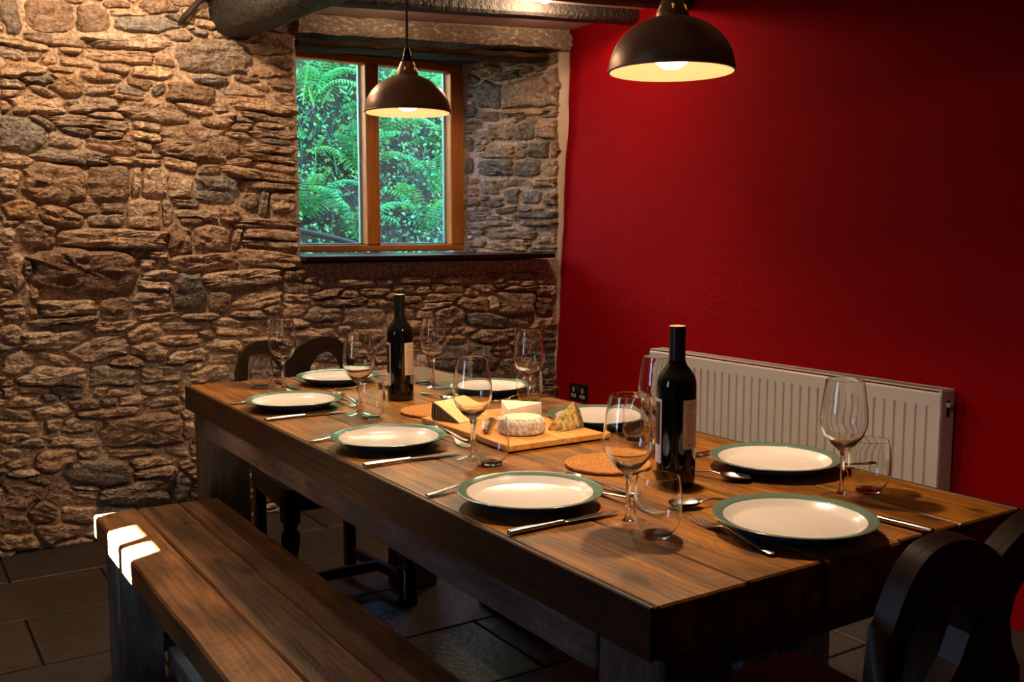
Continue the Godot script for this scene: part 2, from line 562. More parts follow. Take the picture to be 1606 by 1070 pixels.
func make_materials() -> void:
	var s := simple(Color(1, 1, 1), 0.88, 0.0, 0.3)
	s.vertex_color_use_as_albedo = true
	s.albedo_texture = stone_tex
	bumped(s, stone_bump, 2.6, 1.2, true)
	mats.stone = s
	var mo := simple(rgb8(226, 202, 178), 0.95, 0.0, 0.2)
	mo.albedo_texture = stone_tex
	bumped(mo, stone_bump, 3.0, 0.5, true)
	mats.mortar = mo
	mats.plaster = bumped(simple(rgb8(205, 186, 168), 0.9, 0.0, 0.3), stone_bump, 2.0, 0.3, true)
	mats.ceiling = bumped(simple(rgb8(214, 200, 192), 0.9, 0.0, 0.3), stone_bump, 1.0, 0.15, true)
	mats.red = bumped(simple(rgb8(132, 4, 11), 0.7, 0.0, 0.12), stone_bump, 1.2, 0.12, true)
	mats.limewash = textured(noisy_texture(rgb8(146, 126, 108), rgb8(222, 206, 188), 0.05, 0.52, 0.78, 80), 3.0, 0.9, 0.8)
	mats.limewash.uv1_scale = Vector3(1.8, 3.4, 3.4)
	mats.table_top = []
	for k in 5:
		mats.table_top.append(wood([rgb8(255, 236, 214), rgb8(246, 222, 196), rgb8(255, 240, 222), rgb8(238, 214, 190), rgb8(250, 230, 206)][k], Vector3(k * 0.37, 0, k * 0.531), 0.46, 0.07))
		mats.table_leg = wood(rgb8(186, 164, 146), Vector3(0.71, 0.13, 0.6), 0.6, 0.1, 2.2, 0.417, wood_grey)
	mats.table_edge = wood(rgb8(104, 86, 76), Vector3(0.3, 0.45, 0.2), 0.5, 0.12)
	mats.bench = []
	for k in 3:
		mats.bench.append(wood([rgb8(222, 200, 180), rgb8(206, 194, 184), rgb8(190, 174, 160)][k], Vector3(k * 0.43 + 0.2, 0.2, k * 0.33 + 0.1), 0.36, 0.1, 2.2, 0.417, wood_bench))
	mats.bench_leg_skylit = wood(rgb8(196, 224, 246), Vector3(0.4, 0.1, 0.8), 0.5, 0.1, 2.2, 0.417, wood_grey)  # blue tint painted in for sky light falling on the legs
	mats.chair = wood(rgb8(74, 58, 50), Vector3(0.3, 0.6, 0.1), 0.4, 0.03)
	mats.beam = bumped(simple(rgb8(58, 50, 45), 0.7), stone_bump, 1.5, 0.8, true)
	mats.trunk = bumped(simple(rgb8(24, 21, 19), 0.6), stone_bump, 1.2, 1.2, true)
	mats.lintel_wood = wood(rgb8(120, 112, 108), Vector3(0.5, 0.2, 0.4), 0.8, 0.3)
	mats.frame = wood(rgb8(236, 214, 190), Vector3(0.15, 0.7, 0.25), 0.45, 0.02, 2.2, 0.417, wood_oak)
	mats.sill = wood(rgb8(60, 52, 48), Vector3(0.25, 0.1, 0.55), 0.35, 0.03)
	mats.pane = pane_glass()
	mats.glass = solid_glass()
	mats.ceramic_white = simple(rgb8(208, 200, 195), 0.16)
	mats.ceramic_green = simple(rgb8(86, 108, 95), 0.2)
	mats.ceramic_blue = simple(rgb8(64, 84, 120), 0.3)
	mats.steel = simple(rgb8(186, 180, 174), 0.24, 1.0)
	mats.bronze = simple(rgb8(142, 114, 94), 0.4, 0.6)
	mats.dark_metal = simple(rgb8(40, 34, 30), 0.35, 0.8)
	mats.lining = simple(rgb8(246, 228, 194), 0.5)
	mats.bulb = simple(rgb8(255, 240, 214), 0.4)
	mats.bulb.emission_enabled = true
	mats.bulb.emission = Color(1.0, 0.88, 0.7)
	mats.bulb.emission_energy_multiplier = 7.0
	mats.rad = simple(rgb8(196, 188, 184), 0.35)
	mats.slate = []
	for k in 3:
		mats.slate.append(bumped(simple([rgb8(50, 40, 30), rgb8(53, 42, 32), rgb8(47, 38, 30)][k], 0.5), stone_bump, 1.4, 0.3, true))


# ---------------------------------------------------------------- stone walls
func stone_color(tone: int) -> Color:
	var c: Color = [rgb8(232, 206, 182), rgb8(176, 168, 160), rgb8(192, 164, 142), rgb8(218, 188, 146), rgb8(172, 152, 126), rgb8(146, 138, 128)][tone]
	c = c.srgb_to_linear()
	var k := rng.randf_range(0.72, 1.2)
	var warm := rng.randf_range(-0.07, 0.07)
	return Color(c.r * k * (1.0 + warm), c.g * k, c.b * k * (1.0 - warm))


func read_stones(list: Array) -> Array:
	var out := []
	for i in range(0, list.size(), 6):
		var a := -deg_to_rad(float(list[i + 4])) * -1.0
		out.append({"x": list[i] / 1000.0, "y": list[i + 1] / 1000.0, "hw": list[i + 2] / 2000.0, "hh": list[i + 3] / 2000.0, "c": cos(a), "s": sin(a), "tone": list[i + 5]})
	return out


func measure(s: Dictionary, x: float, y: float) -> float:
	var dx: float = x - s.x
	var dy: float = y - s.y
	var a: float = absf(dx * s.c + dy * s.s) / s.hw
	var b: float = absf(dy * s.c - dx * s.s) / s.hh
	return a * a * a + b * b * b


# fills the gaps of a traced wall with smaller stones
func fill_stones(stones: Array, x0: float, x1: float, y0: float, y1: float, step: float, wide: float) -> void:
	var y := y0
	while y < y1:
		var x := x0
		while x < x1:
			var px := x + rng.randf_range(-0.4, 0.4) * step
			var py := y + rng.randf_range(-0.4, 0.4) * step * 0.5
			var best := 99.0
			for s in stones:
				if absf(s.x - px) < s.hw + 0.2 and absf(s.y - py) < s.hh + 0.15:
					best = minf(best, measure(s, px, py))
			if best > 2.1:
				var a := deg_to_rad(rng.randf_range(-8, 8))
				stones.append({"x": px, "y": py, "hw": wide * rng.randf_range(0.6, 1.3), "hh": wide * rng.randf_range(0.22, 0.5), "c": cos(a), "s": sin(a), "tone": [0, 0, 0, 1, 2][rng.randi_range(0, 4)]})
			x += step
		y += step * 0.5


func stone_mesh(mb: MB, stones: Array, i: int, depth: float, gap: float, lo: Vector2, hi: Vector2) -> void:
	var s: Dictionary = stones[i]
	var near := []
	for k in stones.size():
		var o: Dictionary = stones[k]
		if k != i and absf(o.x - s.x) < o.hw + s.hw * 1.6 and absf(o.y - s.y) < o.hh + s.hh * 1.8:
			near.append(o)
	var big := maxf(s.hw, s.hh)
	var m := 22 if big < 0.05 else 30 if big < 0.1 else 40
	var reach := PackedVector2Array()
	var jit := rng.randf() * 50.0
	for k in m:
		var a := TAU * k / m
		var d := Vector2(cos(a) * s.hw * 1.05, sin(a) * s.hh * 1.05)
		var dir := Vector2(d.x * s.c - d.y * s.s, d.x * s.s + d.y * s.c)
		var ok := 0.25
		for q in 15:
			var f := 0.3 + 0.9 * q / 14.0
			var x: float = s.x + dir.x * f
			var y: float = s.y + dir.y * f
			if x < lo.x or x > hi.x or y < lo.y or y > hi.y:
				break
			var own := measure(s, x, y)
			if own > 1.6:
				break
			var blocked := false
			for o in near:
				if measure(o, x, y) < own:
					blocked = true
					break
			if blocked:
				break
			ok = f
		ok *= 1.0 + 0.13 * noise_a.get_noise_2d(jit + cos(a) * 1.7, jit + sin(a) * 1.7)
		var r := dir * ok
		reach.append(r - r.normalized() * minf(gap, r.length() * 0.3))
	var c := stone_color(s.tone)
	var rust: Color = rgb8(160, 112, 72).srgb_to_linear()
	var pale: Color = rgb8(190, 172, 152).srgb_to_linear()
	var prot := depth * rng.randf_range(0.55, 1.25) * (0.75 + clampf(big * 3.0, 0.0, 0.7))
	var tip := rng.randf_range(-0.12, 0.28)
	var roll := rng.randf_range(-0.1, 0.1)
	var zo := rng.randf() * 90.0
	var strata := rng.randf_range(22.0, 46.0)
	var along := strata * rng.randf_range(0.12, 0.3)
	var rough := rng.randf_range(0.006, 0.013)
	var base := mb.v.size()
	var levels := [[1.06, -0.012], [1.0, 0.35], [0.93, 0.72], [0.82, 0.93], [0.62, 1.0], [0.38, 1.02], [0.16, 1.0]]
	for l in levels:
		for k in m:
			var p := reach[k] * float(l[0])
			var x: float = p.x * s.c + p.y * s.s
			var y: float = p.y * s.c - p.x * s.s
			var z: float = l[1]
			if z > 0.0:
				z = prot * z + tip * y * minf(1.0, z) + roll * x
				var led := noise_b.get_noise_3d(x * along + zo, y * strata, zo)
				z += (led * rough * 0.75 + noise_a.get_noise_3d(p.x * 16.0 + zo, p.y * 22.0, zo) * rough * 1.3) * z / maxf(prot, 0.005)
				z = maxf(z, 0.004)
			mb.v.append(Vector3(s.x + p.x, s.y + p.y, z))
			var t := noise_a.get_noise_3d((s.x + p.x) * 9.0, (s.y + p.y) * 13.0, zo)
			var cc := c * (1.0 + 0.35 * t)
			var q := noise_b.get_noise_3d((s.x + p.x) * 14.0, (s.y + p.y) * 20.0, zo + 40.0)
			if q > 0.25:
				cc = cc.lerp(rust, minf(1.0, (q - 0.25) * 1.3))
			elif q < -0.3:
				cc = cc.lerp(pale, minf(0.8, (-0.3 - q) * 1.6))
			mb.col.append(Color(cc.r, cc.g, cc.b, 1.0))
	for l in levels.size() - 1:
		for k in m:
			var k2 := (k + 1) % m
			mb.quad(base + l * m + k, base + (l + 1) * m + k, base + (l + 1) * m + k2, base + l * m + k2)
	var zc := 0.0
	for k in m:
		zc += mb.v[base + (levels.size() - 1) * m + k].z / m
	var mid := mb.add(Vector3(s.x, s.y, zc))
	mb.col.append(mb.col[base + (levels.size() - 1) * m])
	for k in m:
		mb.tri(base + (levels.size() - 1) * m + k, mid, base + (levels.size() - 1) * m + (k + 1) % m)


func lay_stones(stones: Array, parent: Node3D, depth: float, gap: float, lo: Vector2, hi: Vector2, most: int) -> void:
	var order := range(stones.size())
	order.sort_custom(func(a, b): return stones[a].hw * stones[a].hh > stones[b].hw * stones[b].hh)
	var rest := MB.new()
	for k in order.size():
		if k < most:
			var mb := MB.new()
			stone_mesh(mb, stones, order[k], depth, gap, lo, hi)
			part("stone", mb.mesh(30.0), mats.stone, parent)
		else:
			stone_mesh(rest, stones, order[k], depth, gap, lo, hi)
	if rest.v.size():
		part("small_stones", rest.mesh(30.0), mats.stone, parent).set_meta("kind", "stuff")


# a wall slab whose room side is uneven: local x,y in the wall, +z into the room
func wall_slab(mb: MB, x0: float, x1: float, y0: float, y1: float, thick: float, bumpy: float, step := 0.04) -> void:
	var nx := maxi(1, int(ceil((x1 - x0) / step)))
	var ny := maxi(1, int(ceil((y1 - y0) / step)))
	var from := mb.t.size()
	var base := mb.v.size()
	for j in ny + 1:
		for i in nx + 1:
			var x := lerpf(x0, x1, float(i) / nx)
			var y := lerpf(y0, y1, float(j) / ny)
			mb.v.append(Vector3(x, y, noise_a.get_noise_2d(x * 5.0 + 7.0, y * 7.0) * bumpy))
	for j in ny:
		for i in nx:
			var a := base + j * (nx + 1) + i
			mb.quad(a, a + nx + 1, a + nx + 2, a + 1)
	var b := mb.v.size()
	for p in [Vector2(x0, y0), Vector2(x1, y0), Vector2(x1, y1), Vector2(x0, y1)]:
		mb.v.append(Vector3(p.x, p.y, -thick))
	mb.quad(b, b + 1, b + 2, b + 3)
	for i in nx:
		mb.tri(base + i, base + i + 1, b)
		mb.tri(base + ny * (nx + 1) + i + 1, base + ny * (nx + 1) + i, b + 3)
	mb.tri(base + nx, b + 1, b)
	mb.tri(base + ny * (nx + 1), b + 3, base + ny * (nx + 1)) 
	mb.tri(base + ny * (nx + 1) + nx, b + 3, b + 2)
	for j in ny:
		mb.tri(base + (j + 1) * (nx + 1), base + j * (nx + 1), b)
		mb.tri(base + j * (nx + 1) + nx, base + (j + 1) * (nx + 1) + nx, b + 2)
	mb.tri(base + ny * (nx + 1), b, b + 3)
	mb.tri(base + nx, b + 2, b + 1)
	mb.orient(from)


func build_room() -> void:
	# stone wall, with the window opening u 1.585 to 2.985, y 1.10 to 2.13
	var mb := MB.new()
	wall_slab(mb, -1.6, 1.56, -0.05, 2.5, 0.56, 0.012)
	wall_slab(mb, 1.56, 3.2, -0.05, 1.1, 0.56, 0.012)
	wall_slab(mb, 1.56, 3.2, 2.2, 2.5, 0.56, 0.0)
	var wb := struct("wall_back", mb.mesh(45.0), mats.mortar, "rough rubble stone wall with pale mortar round the window", "wall", P(0, 0, 4.16))
	var stones := read_stones(STONES_UPPER) + read_stones(STONES_MIDDLE) + read_stones(STONES_LOWER)
	for s in stones:
		if s.y > 1.1 and s.x < 1.56 and s.x + s.hw > 1.475:
			var left: float = s.x - s.hw
			s.x = (left + 1.585) / 2.0
			s.hw = (1.585 - left) / 2.0
	fill_stones(stones, 0.36, 1.56, 0.0, 2.15, 0.05, 0.055)
	fill_stones(stones, 1.6, 2.97, 0.02, 1.04, 0.05, 0.055)
	fill_stones(stones, -0.5, 0.36, 0.02, 2.2, 0.13, 0.12)
	lay_stones(stones, wb, 0.030, 0.006, Vector2(-0.6, 0.0), Vector2(2.99, 2.2), 300)
	# the splayed right side of the window
	var a := Vector2(2.765, 4.70)
	var b := Vector2(2.985, 4.16)
	var len := a.distance_to(b)
	var mr := MB.new()
	wall_slab(mr, -0.12, len, 1.09, 2.22, 0.25, 0.006)
	var wr := struct("wall_reveal", mr.mesh(45.0), mats.mortar, "splayed stone side of the window opening beside the red wall", "wall")
	var along := (P(b.x, 0, b.y) - P(a.x, 0, a.y)).normalized()
	wr.transform = Transform3D(Basis(along, Vector3.UP, along.cross(Vector3.UP)), P(a.x, 0, a.y))
	var rs := read_stones(STONES_REVEAL)
	for s in rs:
		if s.x + s.hw > len - 0.05:
			s.hw += 0.02
			s.x += 0.02
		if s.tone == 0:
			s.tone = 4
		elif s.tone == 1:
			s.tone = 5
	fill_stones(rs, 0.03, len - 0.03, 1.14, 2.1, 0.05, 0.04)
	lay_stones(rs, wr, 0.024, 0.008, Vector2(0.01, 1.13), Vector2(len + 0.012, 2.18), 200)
	# left side of the window opening
	var ml := MB.new()
	ml.box(Vector3(0.16, 1.12, 0.56), 0.02, P(1.56, 1.66, 4.46), Basis(Vector3.UP, -0.12))
	struct("wall_jamb", ml.mesh(), mats.mortar, "left side of the window opening in the stone wall", "wall")
	# pale plaster strip in the corner
	var ps := MB.new()
	var rings := []
	for k in 40:
		var y := 2.24 * k / 39.0
		var ur := 2.960 + 0.0466 * y
		var ul := minf(2.991 + 0.012 * noise_a.get_noise_2d(3.0, y * 7.0), ur - 0.016)
		var out := 0.002 + 0.006 * noise_a.get_noise_2d(9.0, y * 9.0)
		rings.append(PackedVector3Array([P(ul, y, 4.17), P(ul + 0.006, y, 4.155 - out), P(ur - 0.01, y, 4.145 - out), P(ur, y, 4.145 - out + 0.014 * noise_a.get_noise_2d(1.0, y * 11.0)), P(ur + 0.05, y, 4.17)]))
	ps.loft(rings)
	var pl := struct("trim_1", ps.mesh(60.0), mats.plaster, "uneven pale plaster strip in the corner between stone and red wall", "plaster strip")
	pl.set_meta("kind", "structure")
	# red wall, leaning slightly outwards
	var mw := MB.new()
	mw.loft([PackedVector3Array([P(2.958, -0.05, -2.0), P(3.077, 2.5, -2.0), P(3.3, 2.5, -2.0), P(3.3, -0.05, -2.0)]), PackedVector3Array([P(2.958, -0.05, 4.7), P(3.077, 2.5, 4.7), P(3.3, 2.5, 4.7), P(3.3, -0.05, 4.7)])])
	struct("wall_right", mw.mesh(), mats.red, "smooth deep red painted wall behind the radiator", "wall")
	# left wall with two windows: a half shuttered one and a plain one
	var lw := MB.new()
	for q in [[-2.0, 1.37, 0.0, 2.5], [1.37, 1.92, 0.0, 0.85], [1.37, 1.92, 1.95, 2.5], [1.92, 4.8, 0.0, 2.5]]:
		lw.box(Vector3(0.12, q[3] - q[2], q[1] - q[0]), 0.002, P(-1.66, (q[2] + q[3]) / 2.0, (q[0] + q[1]) / 2.0))
	struct("wall_left", lw.mesh(), simple(rgb8(84, 70, 60), 0.9), "dull brown side wall with one small window, out of view", "wall")
	var w2 := thing("window_2", "side window of three narrow lights, out of view", "window", P(-1.62, 1.4, 1.645))
	w2.set_meta("kind", "structure")
	var fb := MB.new()
	for q in [[1.37, 1.385], [1.515, 1.545], [1.683, 1.836], [1.90, 1.92]]:
		fb.box(Vector3(0.05, 1.1, q[1] - q[0]), 0.003, Vector3(0, 0, -((q[0] + q[1]) / 2.0 - 1.645)))
	part("window_frame", fb.mesh(), mats.frame, w2)
	var g2 := MB.new()
	g2.box(Vector3(0.004, 1.1, 0.55), 0.0005)
	part("pane", g2.mesh(), mats.pane, w2)
	var pr := MB.new()  # added unseen pier, shaped to cut the sun down to the bench end
	pr.box(Vector3(0.14, 3.0, 0.66), 0.02, Vector3(0, 1.435, 0))
	tag(part("sun_blocking_pier", pr.mesh(), mats.mortar, self, P(-3.42, 0, 0.76)), "added tall pier that blocks the sun outside the side window, out of view", "pier")
	var fw := MB.new()
	fw.box(Vector3(5.0, 2.5, 0.12), 0.002, P(0.75, 1.25, -1.86))
	struct("wall_front", fw.mesh(), simple(rgb8(60, 48, 42), 0.9), "dull brown wall behind the viewer, out of view", "wall")
	# floor of slate flags
	var fl := MB.new()
	fl.box(Vector3(5.0, 0.12, 6.8), 0.002, P(0.78, -0.072, 1.35))
	var floor := struct("floor", fl.mesh(), simple(rgb8(44, 36, 28), 0.9), "dark slate flagstone floor with thin joints", "floor")
	var tm := []
	for k in 4:
		var tb := MB.new()
		tb.box(Vector3(0.592, 0.012, 0.392), 0.0025)
		tm.append(tb.mesh())
	for j in 12:
		for i in 8:
			var x := -1.45 + i * 0.6 + (0.3 if j % 2 else 0.0)
			if x > 2.75:
				continue
			var t := part("slate_tile", tm[(i + j) % 4], mats.slate[(i * 2 + j) % 3], floor, P(x, -0.006 + 0.0004 * ((i * 7 + j * 3) % 3), -0.4 + j * 0.4 + 0.0))
			t.rotation.y = 0.0
	# ceiling: level over the left part, rising to the right of the main beam
	var ce := MB.new()
	ce.loft([PackedVector3Array([P(-1.7, 2.26, -2.0), P(-1.7, 2.4, -2.0), P(-1.7, 2.4, 4.8), P(-1.7, 2.26, 4.8)]), PackedVector3Array([P(1.32, 2.26, -2.0), P(1.32, 2.4, -2.0), P(1.32, 2.4, 4.8), P(1.32, 2.26, 4.8)])])
	var y0 := ceil_at(1.3)
	var y1 := ceil_at(3.2)
	ce.loft([PackedVector3Array([P(1.3, y0, -2.0), P(1.3, 2.45, -2.0), P(1.3, 2.45, 4.2), P(1.3, y0, 4.2)]), PackedVector3Array([P(3.2, y1, -2.0), P(3.2, 2.45, -2.0), P(3.2, 2.45, 4.2), P(3.2, y1, 4.2)])])
	struct("ceiling", ce.mesh(), mats.ceiling, "low white plaster ceiling between dark joists", "ceiling")
	# added unseen upper storey, so that the bank stands in the shade of the house
	var up := MB.new()
	up.box(Vector3(5.2, 2.1, 0.3), 0.01, P(0.9, 3.5, 4.6))
	up.box(Vector3(5.2, 0.15, 6.9), 0.01, P(0.9, 4.55, 1.4))
	struct("bank_shade_wall", up.mesh(), mats.limewash, "added upper storey and roof that keep the bank in shade, out of view", "wall")


func ceil_at(u: float) -> float:
	return CEIL_Y + CEIL_SLOPE * (u - 1.57)


func build_beams() -> void:
	# joists
	for k in 4:
		var n := 3.665 - 0.37 * k
		var o := MB.new()
		var rings := []
		for i in 25:
			var u := lerpf(1.36, 3.06, i / 24.0)
			var y := ceil_at(u) + 0.006
			var b := ceil_at(u) - 0.056 + 0.004 * noise_a.get_noise_2d(u * 2.0, k * 9.0)
			var w := 0.052 + 0.004 * noise_a.get_noise_2d(u * 3.0, k * 5.0 + 2.0)
			rings.append(PackedVector3Array([P(u, y, n - w), P(u, b + 0.012, n - w), P(u, b, n - w + 0.014), P(u, b, n + w - 0.014), P(u, b + 0.012, n + w), P(u, y, n + w)]))
		o.loft(rings)
		var m := part("ceiling_joist", o.mesh(), mats.beam, self)
		var which: String = ["dark ceiling joist nearest the stone wall, just in front of the window lintel", "dark ceiling joist second from the stone wall, ending behind the large lamp", "dark ceiling joist third from the stone wall, just above the picture", "dark ceiling joist fourth from the stone wall, above the picture"][k]
		tag(m, which, "joist", "dark joists under the ceiling")
	# main beam: a hewn trunk
	var mb := MB.new()
	var rings := []
	for i in 48:
		var n := lerpf(4.22, -1.85, i / 47.0)
		var c := Vector2(1.318 + 0.13 * (4.2 - n) / (1.0 + 0.45 * (4.2 - n)), 2.145)
		var ring := PackedVector3Array()
		for k in 14:
			var a := TAU * k / 14.0
			var r := 0.098 + 0.013 * noise_a.get_noise_3d(cos(a) * 1.2, sin(a) * 1.2, n * 1.6) + 0.012 * absf(sin(2.0 * a))
			ring.append(P(c.x + cos(a) * r, c.y + sin(a) * r * 1.06, n))
		rings.append(ring)
	mb.loft(rings)
	tag(part("ceiling_beam", mb.mesh(45.0), mats.trunk, self), "massive dark hewn beam at the top, its end set in the stone wall left of the window", "beam")
	# lintel: limewashed band over a dark timber
	var lt := thing("window_lintel", "rough weathered timber lintel over the window with limewashed upper half", "lintel", P(1.6, 0, 4.15))
	for q in [["lintel_plaster", 2.13, 2.245, 0.03, mats.limewash, 0.02], ["lintel_timber", 2.055, 2.14, 0.022, mats.lintel_wood, 0.012]]:
		var lb := MB.new()
		var rr := []
		for i in 60:
			var x: float = (1.45 if q[0] == "lintel_plaster" else 1.32) * i / 59.0
			var sl := CEIL_SLOPE * (x + 0.0)
			var top: float = q[2] + sl * 0.8 - 0.075 + 0.01 * noise_a.get_noise_2d(x * 6.0, 4.0)
			var bot: float = q[1] + (sl * 0.65 - 0.012 if q[0] == "lintel_timber" else sl * 0.72 - 0.035) + 0.012 * noise_a.get_noise_2d(x * 5.0, 14.0)
			var ring := PackedVector3Array()
			var zf: float = q[3]
			for j in 7:
				var f := j / 6.0
				var y := lerpf(bot, top, f)
				ring.append(Vector3(x, y, zf + q[5] * noise_a.get_noise_3d(x * 9.0, y * 26.0, zf * 60.0) - 0.012 * pow(absf(f * 2.0 - 1.0), 3.0)))
			ring.append(Vector3(x, top, -0.14))
			ring.append(Vector3(x, bot, -0.14))
			rr.append(ring)
		lb.loft(rr)
		part(q[0], lb.mesh(35.0), q[4], lt)
	var sf := MB.new()
	sf.box(Vector3(1.42, 0.06, 0.5), 0.006, Vector3(0.72, 2.165, -0.36), Basis(Vector3.BACK, 0.02))
	part("soffit_board", sf.mesh(), mats.sill, lt)
	# bent iron in the wall
	var ir := MB.new()
	ir.tube([P(1.105, 2.075, 4.14), P(1.11, 2.09, 4.10), P(1.135, 2.12, 4.085), P(1.165, 2.155, 4.085), P(1.2, 2.175, 4.10), P(1.22, 2.18, 4.14)], [0.011, 0.012, 0.011, 0.012, 0.012, 0.012], 8)
	tag(part("iron_hook", ir.mesh(60.0), simple(rgb8(46, 34, 28), 0.75, 0.3), self), "bent rusty iron hook in the stone wall left of the beam end", "hook")


func build_window() -> void:
	var w := thing("window_1", "oak framed two-light window looking out on a fern bank", "window", P(2.24, 1.14, 4.75))
	w.set_meta("kind", "structure")
	var hw := 0.52
	var d := 0.07
	var pieces := [["bottom_rail", Vector3(1.04, 0.034, d), Vector3(0, 0.017, 0)], ["top_rail", Vector3(1.04, 0.044, d), Vector3(0, 0.978, 0)], ["mullion", Vector3(0.077, 0.924, d), Vector3(-0.024, 0.495, 0.004)], ["stile", Vector3(0.06, 0.924, d), Vector3(-hw + 0.03, 0.495, 0.002)], ["stile", Vector3(0.08, 0.924, d), Vector3(hw - 0.04, 0.495, 0.002)]]
	for q in pieces:
		var b := MB.new()
		var s: Vector3 = q[1]
		if s.y > s.x:
			b.box(Vector3(s.y, s.x, s.z), 0.005)
			part(q[0], b.mesh(), mats.frame, w, q[2], Vector3(0, 0, PI / 2))
		else:
			b.box(s, 0.005)
			part(q[0], b.mesh(), mats.frame, w, q[2])
	var edge_reflection := simple(rgb8(110, 150, 124), 0.5)  # green strips painted in for the reflection along the glass edges
	for q in [[-0.46, -0.0625], [0.0145, 0.44]]:
		var gl := MB.new()
		gl.box(Vector3(q[1] - q[0], 0.924, 0.004), 0.0005)
		part("pane", gl.mesh(), mats.pane, w, Vector3((q[0] + q[1]) / 2.0, 0.496, -0.012))
		var bd := MB.new()
		bd.box(Vector3(0.012, 0.924, 0.02), 0.002, Vector3(q[1] - 0.008, 0.496, -0.03))
		bd.box(Vector3(q[1] - q[0], 0.01, 0.02), 0.002, Vector3((q[0] + q[1]) / 2.0, 0.039, -0.03))
		part("glazing_reflection", bd.mesh(), edge_reflection, w)
	var sl := MB.new()
	sl.box(Vector3(1.335, 0.022, 0.64), 0.004)
	tag(part("window_sill_board", sl.mesh(), mats.sill, self, P(2.257, 1.121, 4.395)), "dark timber sill board below the window", "sill board")


func fern_frond() -> ArrayMesh:
	var mb := MB.new()
	var n := 18
	var pts := []
	for i in n + 1:
		var f := float(i) / n
		pts.append(Vector3(f * 0.42, 0.16 * sin(f * 2.2) - 0.09 * f * f, 0))
	for i in n:
		var f := float(i) / n
		var a: Vector3 = pts[i]
		var len := 0.115 * sin(PI * pow(minf(1.0, f * 0.9 + 0.12), 0.8)) + 0.004
		for s in [-1.0, 1.0]:
			var dir := Vector3(0.42, -0.1, s).normalized()
			var prev := [mb.add(a + Vector3(-0.004, 0, 0)), mb.add(a + Vector3(0.008, 0, 0))]
			var cnt := 6
			for k in range(1, cnt + 1):
				var g := float(k) / cnt
				var c := a + dir * len * g + Vector3(0, -0.03 * g * g, 0)
				var hw := 0.0105 * (1.0 - g * 0.85) * (1.25 if k % 2 == 0 else 0.62)
				var cur := [mb.add(c + Vector3(-hw, 0.002 * (k % 2), 0)), mb.add(c + Vector3(hw, 0.002, 0))]
				mb.quad(prev[0], prev[1], cur[1], cur[0])
				prev = cur
	mb.tube(pts, 0.0022, 4)
	return mb.mesh(70.0)


func broad_leaf(lobes: bool) -> ArrayMesh:
	var mb := MB.new()
	var out := [Vector2(0, 0), Vector2(0.22, 0.2), Vector2(0.5, 0.28), Vector2(0.62, 0.55), Vector2(0.34, 0.6), Vector2(0.3, 0.85), Vector2(0.0, 1.15)] if lobes else [Vector2(0, 0), Vector2(0.2, 0.12), Vector2(0.34, 0.35), Vector2(0.36, 0.6), Vector2(0.22, 0.88), Vector2(0.1, 1.02), Vector2(0.0, 1.15)]
	var mid := []
	for p in out:
		mid.append(mb.add(Vector3(0, -0.12 * p.y * p.y, p.y)))
	for s in [-1.0, 1.0]:
		var edge := []
		for p in out:
			edge.append(mb.add(Vector3(p.x * s, 0.1 * p.x - 0.14 * p.y * p.y, p.y)))
		for k in out.size() - 1:
			mb.quad(mid[k], mid[k + 1], edge[k + 1], edge[k])
	return mb.mesh(70.0)


func scatter(called: String, m: Mesh, mat: Material, count: int, label: String, category: String, f: Callable) -> void:
	var mm := MultiMesh.new()
	mm.transform_format = MultiMesh.TRANSFORM_3D
	mm.use_colors = true
	mm.mesh = m
	mm.instance_count = count
	for i in count:
		var q = f.call(i)
		mm.set_instance_transform(i, q[0])
		mm.set_instance_color(i, q[1])
	var o := MultiMeshInstance3D.new()
	o.name = called
	o.multimesh = mm
	o.material_override = mat
	add_child(o, true)
	o.set_meta("kind", "stuff")
	tag(o, label, category)


func bank_point(u: float, s: float) -> Vector3:
	var lump := 0.16 * noise_a.get_noise_2d(u * 1.3, s * 1.3) + 0.05 * noise_a.get_noise_2d(u * 5.0, s * 5.0)
	return P(u, 0.45 + s * 0.93, 5.55 + s * 0.42 - lump)


